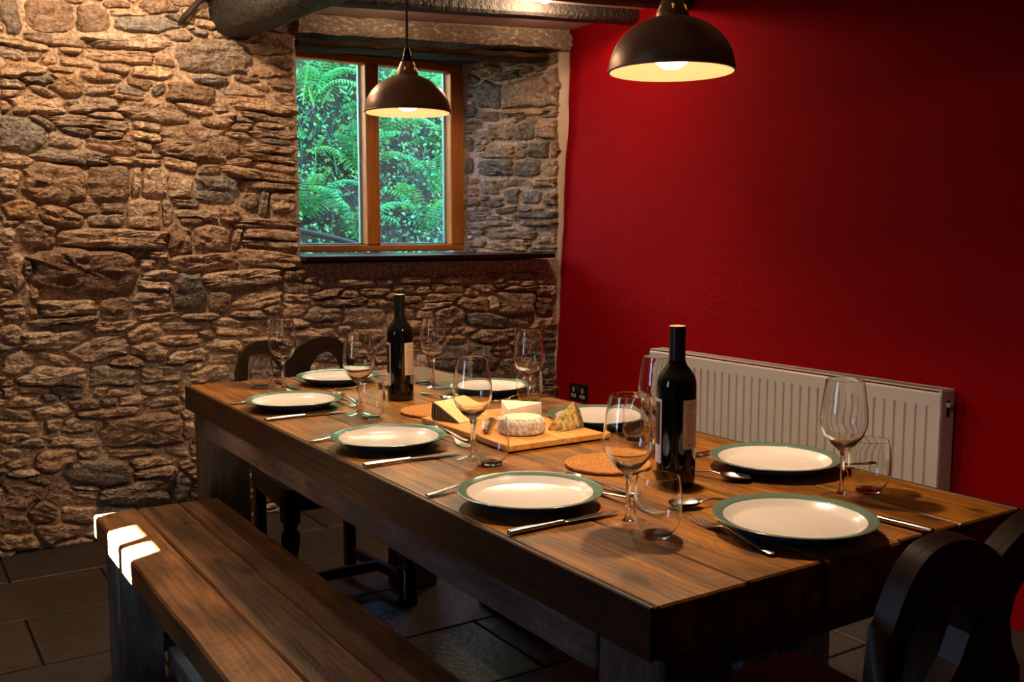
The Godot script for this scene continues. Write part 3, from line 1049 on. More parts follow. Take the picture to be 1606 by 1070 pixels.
func build_outside() -> void:
	var mb := MB.new()
	var nx := 60
	var ny := 44
	for j in ny + 1:
		for i in nx + 1:
			mb.v.append(bank_point(lerpf(0.3, 5.8, float(i) / nx), lerpf(-0.5, 3.6, float(j) / ny)))
	for j in ny:
		for i in nx:
			var a := j * (nx + 1) + i
			mb.quad(a, a + nx + 1, a + nx + 2, a + 1)
	struct("ground", mb.mesh(70.0), bumped(simple(rgb8(88, 88, 74), 0.95), stone_bump, 2.0, 2.0, true), "steep earth bank outside the window, covered in plants", "bank")
	var leaf := simple(Color(1, 1, 1), 0.6, 0.0, 0.25)
	leaf.vertex_color_use_as_albedo = true
	leaf.backlight_enabled = true
	leaf.backlight = Color(0.5, 0.5, 0.5)
	var green := func() -> Color:
		var k := rng.randf_range(0.5, 1.3) if rng.randf() < 0.95 else rng.randf_range(1.4, 1.8)
		var t := rng.randf()
		return Color(lerpf(0.08, 0.3, t) * k, lerpf(0.56, 0.76, rng.randf()) * k, lerpf(0.3, 0.14, t) * k)
	var spot := func(out_most: float) -> Vector3:
		var p := bank_point(rng.randf_range(1.5, 4.3), rng.randf_range(0.1, 2.7))
		return p + Vector3(0, 0.3, 1.0).normalized() * rng.randf_range(0.0, out_most)
	var face := func(tilt: float, size: float) -> Basis:
		var b := Basis(Vector3.UP, rng.randf_range(-1.6, 1.6)) * Basis(Vector3.RIGHT, rng.randf_range(0.1, tilt)) * Basis(Vector3.BACK, rng.randf_range(-0.6, 0.6))
		return b.scaled_local(Vector3.ONE * size)
	scatter("ivy_leaves", broad_leaf(true), leaf, 8500, "dense small lobed leaves covering the bank outside the window", "foliage", func(_i): return [Transform3D(face.call(1.3, rng.randf_range(0.010, 0.03)), spot.call(0.16)), green.call()])
	scatter("bramble_leaves", broad_leaf(false), leaf, 1700, "larger oval bramble leaves on the bank outside the window", "foliage", func(_i): return [Transform3D(face.call(1.0, rng.randf_range(0.02, 0.038)), spot.call(0.24)), green.call()])
	var blade := MB.new()
	for i in 5:
		var f := i / 4.0
		blade.v.append(Vector3(-0.004 * (1.05 - f), f * 0.3, 0.09 * f * f))
		blade.v.append(Vector3(0.004 * (1.05 - f), f * 0.3, 0.09 * f * f))
	for i in 4:
		blade.quad(i * 2, i * 2 + 1, i * 2 + 3, i * 2 + 2)
	scatter("grass_blades", blade.mesh(70.0), leaf, 1500, "thin hanging grass blades on the bank outside the window", "grass", func(_i):
		var c: Color = green.call()
		if rng.randf() < 0.4:
			c = Color(0.3, 0.3, 0.26) * rng.randf_range(0.5, 1.1)
		return [Transform3D(Basis(Vector3.UP, rng.randf_range(-1.2, 1.2)) * Basis(Vector3.RIGHT, rng.randf_range(0.2, 2.4)) * Basis.from_scale(Vector3.ONE * rng.randf_range(0.5, 1.2)), spot.call(0.1)), Color(c.r, c.g, c.b, 1)])
	var strap := MB.new()
	for i in 9:
		var f := i / 8.0
		var hw := 0.013 * sqrt(sin(PI * clampf(f * 0.93 + 0.05, 0.0, 1.0)))
		strap.v.append(Vector3(-hw, f * 0.2, 0.05 * f * f))
		strap.v.append(Vector3(0, f * 0.2, 0.05 * f * f - 0.004))
		strap.v.append(Vector3(hw, f * 0.2, 0.05 * f * f))
	for i in 8:
		for k in 2:
			strap.quad(i * 3 + k, i * 3 + k + 1, i * 3 + k + 4, i * 3 + k + 3)
	scatter("strap_leaves", strap.mesh(70.0), leaf, 60, "bright strap shaped fern leaves on the upper bank outside the window", "foliage", func(_i):
		var p: Vector3 = bank_point(rng.randf_range(1.9, 3.3), rng.randf_range(1.1, 2.2)) + Vector3(0, 0.0, 0.12)
		return [Transform3D(Basis(Vector3.BACK, rng.randf_range(-0.5, 0.5)) * Basis(Vector3.RIGHT, rng.randf_range(-0.2, 1.2)) * Basis.from_scale(Vector3.ONE * rng.randf_range(0.35, 0.8)), p), Color(0.26, 0.62, 0.2) * rng.randf_range(0.6, 1.2)])
	# ferns with their own fronds
	var frond := fern_frond()
	var fm := []
	for k in 3:
		var m := simple([rgb8(90, 208, 120), rgb8(70, 184, 100), rgb8(124, 220, 108)][k], 0.65, 0.0, 0.2)
		m.backlight_enabled = true
		m.backlight = Color(0.3, 0.3, 0.3)
		fm.append(m)
	var where := [[2.05, 1.35, "at the left edge of the left pane"], [2.5, 1.75, "high in the left pane"], [2.75, 1.25, "half hidden behind the central mullion"], [3.0, 1.55, "left in the right pane, below the lamp"], [3.25, 1.15, "low at the right edge of the right pane"], [2.3, 0.95, "low in the left pane, near the fallen branch"], [2.6, 0.8, "at the bottom right corner of the left pane"], [3.1, 0.85, "at the bottom of the right pane"], [2.9, 2.05, "at the top right corner of the left pane"], [3.35, 1.8, "behind the farther lamp in the right pane"], [3.5, 1.4, "half hidden behind the right window stile"]]
	for k in where.size():
		var p := bank_point(where[k][0], where[k][1])
		var o := thing("fern", "green fern on the bank, seen " + where[k][2], "fern", p + Vector3(0, 0.02, 0.03), 0.0, "ferns on the bank outside the window")
		var count := rng.randi_range(6, 8)
		for i in count:
			var f := part("frond", frond, fm[(k + i) % 3], o)
			var yaw := -PI / 2 + (float(i) / (count - 1) - 0.5) * 3.4 + rng.randf_range(-0.2, 0.2)
			f.basis = Basis(Vector3.UP, yaw) * Basis(Vector3.BACK, rng.randf_range(0.0, 0.7)) * Basis(Vector3.RIGHT, rng.randf_range(-0.3, 0.3))
			f.scale = Vector3.ONE * rng.randf_range(0.72, 1.05)
	var br := MB.new()
	br.tube([P(1.6, 1.3, 5.42), P(2.02, 1.256, 5.38), P(2.25, 1.21, 5.36), P(2.45, 1.16, 5.38), P(2.8, 1.06, 5.42)], [0.016, 0.018, 0.016, 0.017, 0.015], 8)
	tag(part("fallen_branch", br.mesh(60.0), simple(rgb8(70, 78, 70), 0.9), self), "grey fallen branch lying low across the left window pane", "branch")


# ---------------------------------------------------------------- table, bench, chairs
func plank(mb: MB, len: float, h: float, w: float, at: Vector3, wobble := 0.0012, bevel := 0.004, turn := Basis.IDENTITY) -> void:
	var rings := []
	var k := 26
	var sd := rng.randf() * 60.0
	for i in k + 1:
		var x := lerpf(-len / 2, len / 2, float(i) / k)
		var end := bevel if i == 0 or i == k else 0.0
		var dy := wobble * noise_a.get_noise_2d(x * 3.0, sd)
		var dz := wobble * noise_a.get_noise_2d(x * 3.0, sd + 9.0)
		var ring := mb.oct(x, h / 2 - end + dy, w / 2 - end + dz, bevel, at, turn)
		rings.append(ring)
	# a second ring just inside each end, so that the end edge is rounded
	rings.insert(1, mb.oct(-len / 2 + bevel, h / 2, w / 2, bevel, at, turn))
	rings.insert(k + 1, mb.oct(len / 2 - bevel, h / 2, w / 2, bevel, at, turn))
	mb.loft(rings)


func build_table() -> void:
	# local x runs along the table, away from the viewer
	var t := thing("dining_table", "long reclaimed timber dining table laid for eight", "table", P(1.22, 0, 2.0), PI / 2)
	var widths := [0.164, 0.162, 0.169, 0.162, 0.164]
	var z := -0.4105
	for k in 5:
		var mb := MB.new()
		var w: float = widths[k]
		var near: float = [0.0, 0.003, -0.004, 0.004, 0.001][k]
		plank(mb, 2.19 - near, 0.073, w - 0.0012, Vector3(near / 2, 0.7235, z + w / 2), 0.0007, 0.003)
		part("plank", mb.mesh(30.0), mats.table_top[k], t)
		z += w
	# dark stained edge boards along both sides of the slab
	for s in [-1.0, 1.0]:
		var eb := MB.new()
		plank(eb, 2.188, 0.073, 0.009, Vector3(0, 0.7235, s * 0.4152), 0.0005, 0.002)
		part("edge_board", eb.mesh(30.0), mats.table_edge, t)
	for s in [-1.0, 1.0]:
		var ap := MB.new()
		plank(ap, 1.92, 0.068, 0.03, Vector3(0, 0.652, s * 0.385), 0.001, 0.003)
		part("apron_board", ap.mesh(30.0), mats.table_leg, t)
	for s in [-1.0, 1.0]:
		var ap := MB.new()
		plank(ap, 0.62, 0.068, 0.03, Vector3.ZERO, 0.001, 0.003)
		part("apron_board", ap.mesh(30.0), mats.table_leg, t, Vector3(s * 1.03, 0.652, 0), Vector3(0, PI / 2, 0))
	for sx in [-1.0, 1.0]:
		for sz in [-1.0, 1.0]:
			var lg := MB.new()
			plank(lg, 0.687, 0.135, 0.13, Vector3.ZERO, 0.002, 0.006)
			part("leg", lg.mesh(30.0), mats.table_leg, t, Vector3(sx * 1.022, 0.3435, sz * 0.33), Vector3(0, 0, PI / 2))


func build_bench(u0: float, u1: float, n0: float, n1: float, label: String) -> void:
	var o := thing("bench", label, "bench", P((u0 + u1) / 2, 0, (n0 + n1) / 2), PI / 2, "")
	var len := n1 - n0
	var w := (u1 - u0) / 3.0
	for k in 3:
		var mb := MB.new()
		plank(mb, len - 0.004 * k, 0.065, w - 0.0015, Vector3(0, 0.4175, -(u1 - u0) / 2 + w * (k + 0.5)), 0.0018, 0.005)
		part("plank", mb.mesh(30.0), mats.bench[k], o)
	for sx in [-1.0, 1.0]:
		for sz in [-1.0, 1.0]:
			var lg := MB.new()
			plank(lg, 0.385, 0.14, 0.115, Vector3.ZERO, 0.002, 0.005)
			part("leg", lg.mesh(30.0), mats.bench_leg_skylit, o, Vector3(sx * (len / 2 - 0.105), 0.1925, sz * ((u1 - u0) / 2 - 0.08)), Vector3(0, 0, PI / 2))
		var st := MB.new()
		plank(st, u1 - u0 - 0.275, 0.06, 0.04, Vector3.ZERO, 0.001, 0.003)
		part("stretcher", st.mesh(30.0), mats.bench_leg_skylit, o, Vector3(sx * (len / 2 - 0.105), 0.09, 0), Vector3(0, PI / 2, 0))
	var ls := MB.new()
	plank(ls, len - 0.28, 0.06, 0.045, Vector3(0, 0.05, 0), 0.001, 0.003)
	part("long_stretcher", ls.mesh(30.0), mats.bench_leg_skylit, o)


func build_chair(at: Vector3, turn: float, label: String) -> void:
	# faces local +z
	var c := thing("chair", label, "chair", at, turn, "dark double-arched chairs")
	var half := 0.215
	var outer := PackedVector2Array()
	outer.append(Vector2(-half + 0.03, 0.44))
	outer.append(Vector2(-half + 0.006, 0.62))
	outer.append(Vector2(-half, 0.78))
	for i in 61:
		var x := lerpf(-half + 0.003, half - 0.003, i / 60.0)
		var d := absf(x) - 0.108
		var y := 0.877 - (3.5 * d * d if d < 0.0 else 2.2 * d * d + 420.0 * pow(d, 4.0) * 1.6)
		outer.append(Vector2(x, y))
	outer.append(Vector2(half, 0.78))
	outer.append(Vector2(half - 0.006, 0.62))
	outer.append(Vector2(half - 0.03, 0.44))
	var back := CSGCombiner3D.new()
	back.name = "backrest"
	c.add_child(back, true)
	var plate := CSGPolygon3D.new()
	plate.name = "back_board"
	plate.polygon = outer
	plate.depth = 0.03
	plate.smooth_faces = true
	plate.material = mats.chair
	back.add_child(plate)
	for s in [-1.0, 1.0]:
		var hole := PackedVector2Array()
		for q in [[0.175, 0.50], [0.178, 0.75], [0.165, 0.79], [0.14, 0.818], [0.11, 0.826], [0.08, 0.812], [0.05, 0.772], [0.045, 0.74], [0.06, 0.70], [0.09, 0.66], [0.105, 0.61], [0.1, 0.55], [0.085, 0.50]]:
			hole.append(Vector2(q[0] * s, q[1]))
		var cut := CSGPolygon3D.new()
		cut.name = "cutout"
		cut.operation = CSGShape3D.OPERATION_SUBTRACTION
		cut.polygon = hole
		cut.depth = 0.06
		cut.position.z = 0.015
		cut.material = mats.chair
		back.add_child(cut)
	back.position = Vector3(0, 0.0, -0.205)
	back.transform.basis = Basis(Vector3.RIGHT, -0.1)
	back.position += Vector3(0, -0.008, 0.055)
	var st := MB.new()
	st.prism(PackedVector2Array([Vector2(-0.19, -0.2), Vector2(0.19, -0.2), Vector2(0.225, 0.235), Vector2(0.21, 0.25), Vector2(-0.21, 0.25), Vector2(-0.225, 0.235)]), 0.0, 0.022)
	part("seat", st.mesh(30.0), mats.chair, c, Vector3(0, 0.455, 0), Vector3(PI / 2, 0, 0))
	var rl := MB.new()
	rl.box(Vector3(0.37, 0.055, 0.02), 0.003, Vector3(0, 0.405, 0.215))
	rl.box(Vector3(0.33, 0.055, 0.02), 0.003, Vector3(0, 0.405, -0.185))
	for s in [-1.0, 1.0]:
		rl.box(Vector3(0.02, 0.055, 0.39), 0.003, Vector3(s * 0.192, 0.405, 0.01), Basis(Vector3.UP, s * 0.07))
	part("seat_rail", rl.mesh(), mats.chair, c)
	var fl := MB.new()
	fl.box(Vector3(0.05, 0.13, 0.05), 0.004, Vector3(0, 0.065, 0))
	fl.box(Vector3(0.05, 0.09, 0.05), 0.004, Vector3(0, 0.388, 0))
	fl.lathe([Vector2(0, 0.125), Vector2(0.02, 0.13), Vector2(0.026, 0.145), Vector2(0.027, 0.16), Vector2(0.018, 0.178), Vector2(0.024, 0.184), Vector2(0.016, 0.192), Vector2(0.018, 0.22), Vector2(0.026, 0.27), Vector2(0.03, 0.295), Vector2(0.026, 0.315), Vector2(0.017, 0.325), Vector2(0.023, 0.332), Vector2(0.023, 0.338), Vector2(0.018, 0.343), Vector2(0.023, 0.348), Vector2(0, 0.352)], 18)
	var leg := fl.mesh()
	var rg := MB.new()
	rg.box(Vector3(0.036, 0.445, 0.036), 0.003, Vector3(0, 0.222, 0))
	var rear := rg.mesh()
	for s in [-1.0, 1.0]:
		part("leg", leg, mats.chair, c, Vector3(s * 0.2, 0, 0.215))
		part("leg", rear, mats.chair, c, Vector3(s * 0.165, 0, -0.175))
		var sb := MB.new()
		sb.box(Vector3(0.024, 0.034, 0.37), 0.003)
		part("stretcher", sb.mesh(), mats.chair, c, Vector3(s * 0.182, 0.085, 0.02), Vector3(0, s * 0.09, 0))
	var xb := MB.new()
	xb.box(Vector3(0.35, 0.034, 0.024), 0.003)
	part("stretcher", xb.mesh(), mats.chair, c, Vector3(0, 0.085, 0.03))


# ---------------------------------------------------------------- things on the table
func plate_shapes() -> Dictionary:
	var body := MB.new()   # outside and foot
	body.lathe([Vector2(0, 0.004), Vector2(0.072, 0.004), Vector2(0.074, 0.0), Vector2(0.08, 0.0), Vector2(0.083, 0.004), Vector2(0.1, 0.012), Vector2(0.117, 0.022), Vector2(0.1275, 0.0245), Vector2(0.128, 0.0258), Vector2(0.1262, 0.0258), Vector2(0.11, 0.019), Vector2(0.099, 0.0105), Vector2(0.085, 0.0062), Vector2(0.0, 0.0058)], 64)
	var inner := MB.new()
	inner.lathe([Vector2(0, 0.0082), Vector2(0.085, 0.0086), Vector2(0.098, 0.0135), Vector2(0.107, 0.0205), Vector2(0.111, 0.0228), Vector2(0.111, 0.0205), Vector2(0.1, 0.0125), Vector2(0, 0.0065)], 64)
	var rim := MB.new()
	rim.lathe([Vector2(0.1108, 0.0229), Vector2(0.1125, 0.0240), Vector2(0.124, 0.0268), Vector2(0.1275, 0.0272), Vector2(0.1285, 0.0262), Vector2(0.126, 0.0248), Vector2(0.1108, 0.0205)], 64, Vector3.ZERO, true)
	return {"body": body.mesh(60.0), "inner": inner.mesh(60.0), "rim": rim.mesh(60.0)}


func wine_glass_shapes() -> Dictionary:
	# bowl wall as a thin closed shell, stem and foot solid
	var outer := [Vector2(0.0065, 0.088), Vector2(0.012, 0.0905), Vector2(0.023, 0.0985), Vector2(0.034, 0.112), Vector2(0.0405, 0.13), Vector2(0.0415, 0.143), Vector2(0.0405, 0.158), Vector2(0.038, 0.178), Vector2(0.035, 0.198), Vector2(0.0325, 0.213)]
	var prof := []
	for p in outer:
		prof.append(p)
	prof.append(Vector2(0.0321, 0.2137))
	prof.append(Vector2(0.0317, 0.213))
	for i in range(outer.size() - 1, 2, -1):
		prof.append(Vector2(outer[i].x - 0.0009, outer[i].y + 0.0003))
	prof.append(Vector2(0.018, 0.0975))
	prof.append(Vector2(0.0, 0.0955))
	prof.insert(0, Vector2(0.0, 0.0865))
	var bowl := MB.new()
	bowl.lathe(prof, 56)
	var stem := MB.new()
	stem.lathe([Vector2(0, 0.0066), Vector2(0.0095, 0.0066), Vector2(0.0062, 0.011), Vector2(0.0046, 0.018), Vector2(0.0038, 0.03), Vector2(0.0036, 0.055), Vector2(0.0042, 0.075), Vector2(0.0066, 0.085), Vector2(0.012, 0.0888), Vector2(0.0215, 0.0968), Vector2(0.019, 0.0972), Vector2(0.01, 0.0945), Vector2(0.0, 0.0938)], 40)
	var foot := MB.new()
	foot.lathe([Vector2(0, 0.0), Vector2(0.035, 0.0), Vector2(0.0362, 0.0008), Vector2(0.035, 0.0018), Vector2(0.02, 0.0038), Vector2(0.0098, 0.0064), Vector2(0.0, 0.0065)], 44)
	return {"bowl": bowl.mesh(60.0), "stem": stem.mesh(60.0), "foot": foot.mesh(50.0)}


func tumbler_shapes() -> Dictionary:
	var outer := [Vector2(0.0225, 0.006), Vector2(0.029, 0.012), Vector2(0.0345, 0.023), Vector2(0.0372, 0.036), Vector2(0.0378, 0.048), Vector2(0.0372, 0.064), Vector2(0.0355, 0.082), Vector2(0.0332, 0.096)]
	var prof := [Vector2(0.0, 0.0055)]
	for p in outer:
		prof.append(p)
	prof.append(Vector2(0.0328, 0.0966))
	prof.append(Vector2(0.0323, 0.096))
	for i in range(outer.size() - 1, -1, -1):
		prof.append(Vector2(outer[i].x - 0.0011, outer[i].y + 0.0006))
	prof.append(Vector2(0.0, 0.0068))
	var wall := MB.new()
	wall.lathe(prof, 56)
	var base := MB.new()
	base.lathe([Vector2(0, 0.0012), Vector2(0.016, 0.0), Vector2(0.021, 0.0008), Vector2(0.0225, 0.0046), Vector2(0.0, 0.0046)], 40)
	return {"wall": wall.mesh(60.0), "base": base.mesh(50.0)}


func knife_shapes() -> Dictionary:
	var h := MB.new()
	h.bar([[-0.112, 0.0055, 0.004, 0.003], [-0.110, 0.0055, 0.0068, 0.0045], [-0.085, 0.0055, 0.0072, 0.005], [-0.04, 0.0055, 0.0058, 0.0042], [-0.012, 0.0055, 0.0048, 0.004], [-0.008, 0.0055, 0.006, 0.0045], [-0.005, 0.0055, 0.005, 0.0035]])
	var b := MB.new()
	b.bar([[-0.006, 0.0055, 0.004, 0.002], [0.006, 0.0055, 0.0075, 0.0011], [0.06, 0.0055, 0.0092, 0.0009], [0.09, 0.0055, 0.0085, 0.0008], [0.107, 0.0055, 0.0045, 0.0006], [0.113, 0.0055, 0.001, 0.0004]])
	return {"handle": h.mesh(50.0), "blade": b.mesh(50.0)}


func fork_shapes() -> Dictionary:
	var h := MB.new()
	h.bar([[-0.102, 0.004, 0.004, 0.0018], [-0.1, 0.004, 0.0078, 0.0022], [-0.08, 0.0042, 0.0084, 0.0024], [-0.03, 0.0085, 0.0042, 0.0022], [0.01, 0.0125, 0.003, 0.002], [0.03, 0.0095, 0.0032, 0.0018]])
	var d := MB.new()
	d.bar([[0.028, 0.0098, 0.003, 0.0015], [0.036, 0.0075, 0.007, 0.0012], [0.05, 0.0045, 0.0116, 0.0011], [0.058, 0.0036, 0.0118, 0.0011]])
	for k in 4:
		var z := -0.0096 + 0.0064 * k
		d.bar([[0.055, 0.0038, 0.0022, 0.0011], [0.08, 0.003, 0.0016, 0.0011], [0.1, 0.0062, 0.0011, 0.0008], [0.103, 0.0068, 0.0004, 0.0003]], 8, z)
	return {"handle": h.mesh(50.0), "tines": d.mesh(50.0)}


func spoon_shapes() -> Dictionary:
	var h := MB.new()
	h.bar([[-0.095, 0.004, 0.004, 0.0018], [-0.093, 0.004, 0.0075, 0.0022], [-0.07, 0.0042, 0.008, 0.0024], [-0.02, 0.009, 0.004, 0.0022], [0.015, 0.013, 0.003, 0.002], [0.034, 0.0105, 0.0032, 0.0018]])
	var b := MB.new()
	var rings := []
	for i in 13:
		var f := i / 12.0
		var x := lerpf(0.032, 0.094, f)
		var hw := 0.0195 * sqrt(maxf(0.0, 1.0 - pow((f - 0.56) / 0.56, 2.0))) if f < 0.56 else 0.0195 * sqrt(maxf(0.0, 1.0 - pow((f - 0.56) / 0.44, 2.0)))
		hw = maxf(hw, 0.002)
		var dip := 0.009 * sqrt(maxf(0.0, 1.0 - pow(f * 2.0 - 1.0, 2.0)))
		var yr := lerpf(0.0118, 0.0105, f)
		var ring := PackedVector3Array()
		for k in 9:
			var q := k / 8.0 * 2.0 - 1.0
			ring.append(Vector3(x, yr - dip * (1.0 - q * q) - 0.0008, hw * q))
		for k in 9:
			var q := 1.0 - k / 8.0 * 2.0
			ring.append(Vector3(x, yr - dip * (1.0 - q * q) + 0.0004, hw * q * 0.97))
		rings.append(ring)
	b.loft(rings)
	return {"handle": h.mesh(50.0), "bowl": b.mesh(50.0)}


func cutlery(kind: String, shapes: Dictionary, at: Vector3, heading: float, label: String, group: String) -> void:
	var o := thing(kind, label, kind.get_slice("_", 1), at, heading, group)
	for k in shapes:
		part(k, shapes[k], mats.steel, o)


func label_strip(r: float, y0: float, y1: float, a0: float, a1: float) -> ArrayMesh:
	var mb := MB.new()
	var n := 24
	for i in n + 1:
		var a := lerpf(a0, a1, float(i) / n)
		for q in [[r + 0.0002, y0], [r + 0.0002, y1]]:
			mb.v.append(Vector3(cos(a) * q[0], q[1], sin(a) * q[0]))
			mb.uv.append(Vector2(float(i) / n, 1.0 if q[1] == y0 else 0.0))
	for i in n:
		mb.quad(i * 2, i * 2 + 1, i * 2 + 3, i * 2 + 2)
	var m := mb.t.size()
	if (mb.v[mb.t[2]] - mb.v[mb.t[0]]).cross(mb.v[mb.t[1]] - mb.v[mb.t[0]]).dot(Vector3(mb.v[0].x, 0, mb.v[0].z)) < 0.0:
		for i in range(0, m, 3):
			var k := mb.t[i + 1]
			mb.t[i + 1] = mb.t[i + 2]
			mb.t[i + 2] = k
	return mb.mesh(60.0)


func label_art(front: bool) -> ImageTexture:
	var w := 256
	var h := 256
	var im := Image.create(w, h, false, Image.FORMAT_RGB8)
	if front:
		im.fill(rgb8(226, 220, 222))
		im.fill_rect(Rect2i(14, 12, w - 28, 170), rgb8(20, 17, 20))
		for k in 5:
			im.fill_rect(Rect2i(120 + (k * 37) % 60, 40 + k * 11, 46, 5), rgb8(190, 184, 186))
		im.fill_rect(Rect2i(176, 50, 16, 74), rgb8(180, 174, 178))
		im.fill_rect(Rect2i(196, 60, 9, 60), rgb8(150, 144, 148))
		im.fill_rect(Rect2i(150, 140, 40, 4), rgb8(196, 150, 70))
	else:
		im.fill(rgb8(214, 190, 160))
		var y := 16
		while y < 222:
			var x := 18
			while x < w - 40:
				var len := rng.randi_range(6, 26)
				im.fill_rect(Rect2i(x, y, mini(len, w - 24 - x), 3), rgb8(132, 106, 88) if y > 80 else rgb8(150, 122, 100))
				x += len + 6
			y += 8 if y % 48 else 20
		for k in 6:
			im.fill_rect(Rect2i(22 + k * 34, 228, 18, 12), rgb8(110, 86, 72))
	return ImageTexture.create_from_image(im)


func build_bottle(at: Vector3, front_mat: Material, back_mat: Material, label: String) -> void:
	var o := thing("wine_bottle", label, "wine bottle", at, 0.0, "")
	var g := MB.new()
	g.lathe([Vector2(0, 0.012), Vector2(0.024, 0.003), Vector2(0.03, 0.0), Vector2(0.0345, 0.0015), Vector2(0.0365, 0.006), Vector2(0.037, 0.015), Vector2(0.0373, 0.1), Vector2(0.0373, 0.186), Vector2(0.0362, 0.197), Vector2(0.033, 0.208), Vector2(0.026, 0.219), Vector2(0.0185, 0.2285), Vector2(0.0152, 0.237), Vector2(0.0143, 0.246), Vector2(0.0142, 0.296), Vector2(0, 0.296)], 56)
	var gm := simple(rgb8(10, 12, 10), 0.06)
	part("bottle_glass", g.mesh(50.0), gm, o)
	var c := MB.new()
	c.lathe([Vector2(0.0143, 0.232), Vector2(0.0152, 0.236), Vector2(0.0149, 0.289), Vector2(0.0156, 0.2905), Vector2(0.0156, 0.2985), Vector2(0.0148, 0.3), Vector2(0.0138, 0.3), Vector2(0.0138, 0.24)], 40, Vector3.ZERO, true)
	part("capsule", c.mesh(40.0), simple(rgb8(16, 15, 16), 0.35), o)
	var d := MB.new()
	d.lathe([Vector2(0, 0.2985), Vector2(0.0136, 0.2985), Vector2(0.0146, 0.3), Vector2(0.0138, 0.3012), Vector2(0, 0.3008)], 36)
	part("capsule_top", d.mesh(40.0), simple(rgb8(190, 150, 110), 0.4, 0.6), o)
	# direction from the bottle to the viewer, as an angle round the bottle
	var toward := atan2(-at.z, -at.x)
	part("front_label", label_strip(0.0373, 0.045, 0.166, toward + deg_to_rad(45), toward + deg_to_rad(160)), front_mat, o)
	part("back_label", label_strip(0.0373, 0.074, 0.166, toward - deg_to_rad(115), toward - deg_to_rad(20)), back_mat, o)


func build_place_settings() -> void:
	var pl := plate_shapes()
	var kn := knife_shapes()
	var fk := fork_shapes()
	var sp := spoon_shapes()
	var T := 0.7605
	# u, n, heading of the diner (0 = facing +u), words for the place
	var seats := [
		[0.945, 1.392, 0.0, "at the nearest bench-side place", 1.256, 1.545, 0.2],
		[0.945, 1.950, 0.0, "at the middle bench-side place", 1.795, 2.09, 0.1],
		[0.945, 2.534, 0.0, "at the farthest bench-side place", 2.386, 2.68, 0.1],
		[1.500, 1.335, PI, "at the nearest radiator-side place", 1.504, 1.258, 0.12],
		[1.498, 1.897, PI, "at the middle radiator-side place", 2.04, 1.75, 0.0],
		[1.515, 2.458, PI, "at the farthest radiator-side place", 2.6, 2.31, 0.0],
		[1.223, 2.888, PI * 1.5, "at the far end of the table", 0.0, 0.0, 0.0],
		[1.207, 1.030, PI * 0.5, "at the near end of the table", 0.0, 0.0, 0.0],
	]
	for s in seats:
		var o := thing("dinner_plate", "white dinner plate with green rim " + s[3], "plate", P(s[0], T, s[1]), 0.0, "green rimmed dinner plates")
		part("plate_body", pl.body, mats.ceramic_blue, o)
		part("plate_well", pl.inner, mats.ceramic_white, o)
		part("rim", pl.rim, mats.ceramic_green, o)
	# cutlery: kind, u, n, heading (0 points its head to +u, PI/2 away from the viewer)
	for k in 3:
		var s: Array = seats[k]
		cutlery("table_knife", kn, P(0.924, T, s[4]), 0.0, "steel table knife right of the plate " + s[3], "table knives")
		cutlery("table_fork", fk, P(0.912, T, s[5]), s[6], "steel table fork left of the plate " + s[3], "table forks")
		cutlery("dessert_spoon", sp, P(1.112, T, s[1] + 0.03), PI / 2 + 0.2 if k == 0 else PI / 2, "steel dessert spoon above the plate " + s[3], "dessert spoons")
		cutlery("dessert_fork", fk, P(1.084, T, s[1] - 0.03 if k else s[1] - 0.09), -PI / 2, "steel dessert fork above the plate " + s[3], "dessert forks")
	for k in range(3, 6):
		var s: Array = seats[k]
		cutlery("table_knife", kn, P(1.52, T, s[4]), PI, "steel table knife right of the plate " + s[3], "table knives")
		cutlery("table_fork", fk, P(1.6 if k == 3 else 1.53, T, s[5]), PI - s[6], "steel table fork left of the plate " + s[3], "table forks")
		cutlery("dessert_spoon", sp, P(1.335 if k == 3 else 1.345, T, s[1] + (0.03 if k == 3 else 0.0)), -PI / 2 + (0.45 if k == 3 else 0.0), "steel dessert spoon above the plate " + s[3], "dessert spoons")
	cutlery("table_knife", kn, P(1.364, T, 1.008), PI / 2 + 0.1, "steel table knife right of the plate " + seats[7][3], "table knives")
	cutlery("table_fork", fk, P(1.1, T, 1.06), PI / 2 - 0.16, "steel table fork left of the plate " + seats[7][3], "table forks")
	cutlery("dessert_spoon", sp, P(1.215, T, 1.2), PI - 0.35, "steel dessert spoon above the plate " + seats[7][3], "dessert spoons")
	cutlery("table_knife", kn, P(1.062, T, 2.89), -PI / 2, "steel table knife right of the plate " + seats[6][3], "table knives")
	cutlery("dessert_spoon", sp, P(1.245, T, 2.72), -0.4, "steel dessert spoon above the plate " + seats[6][3], "dessert spoons")
	cutlery("table_fork", fk, P(1.38, T, 2.87), -PI / 2, "steel table fork left of the plate " + seats[6][3], "table forks")


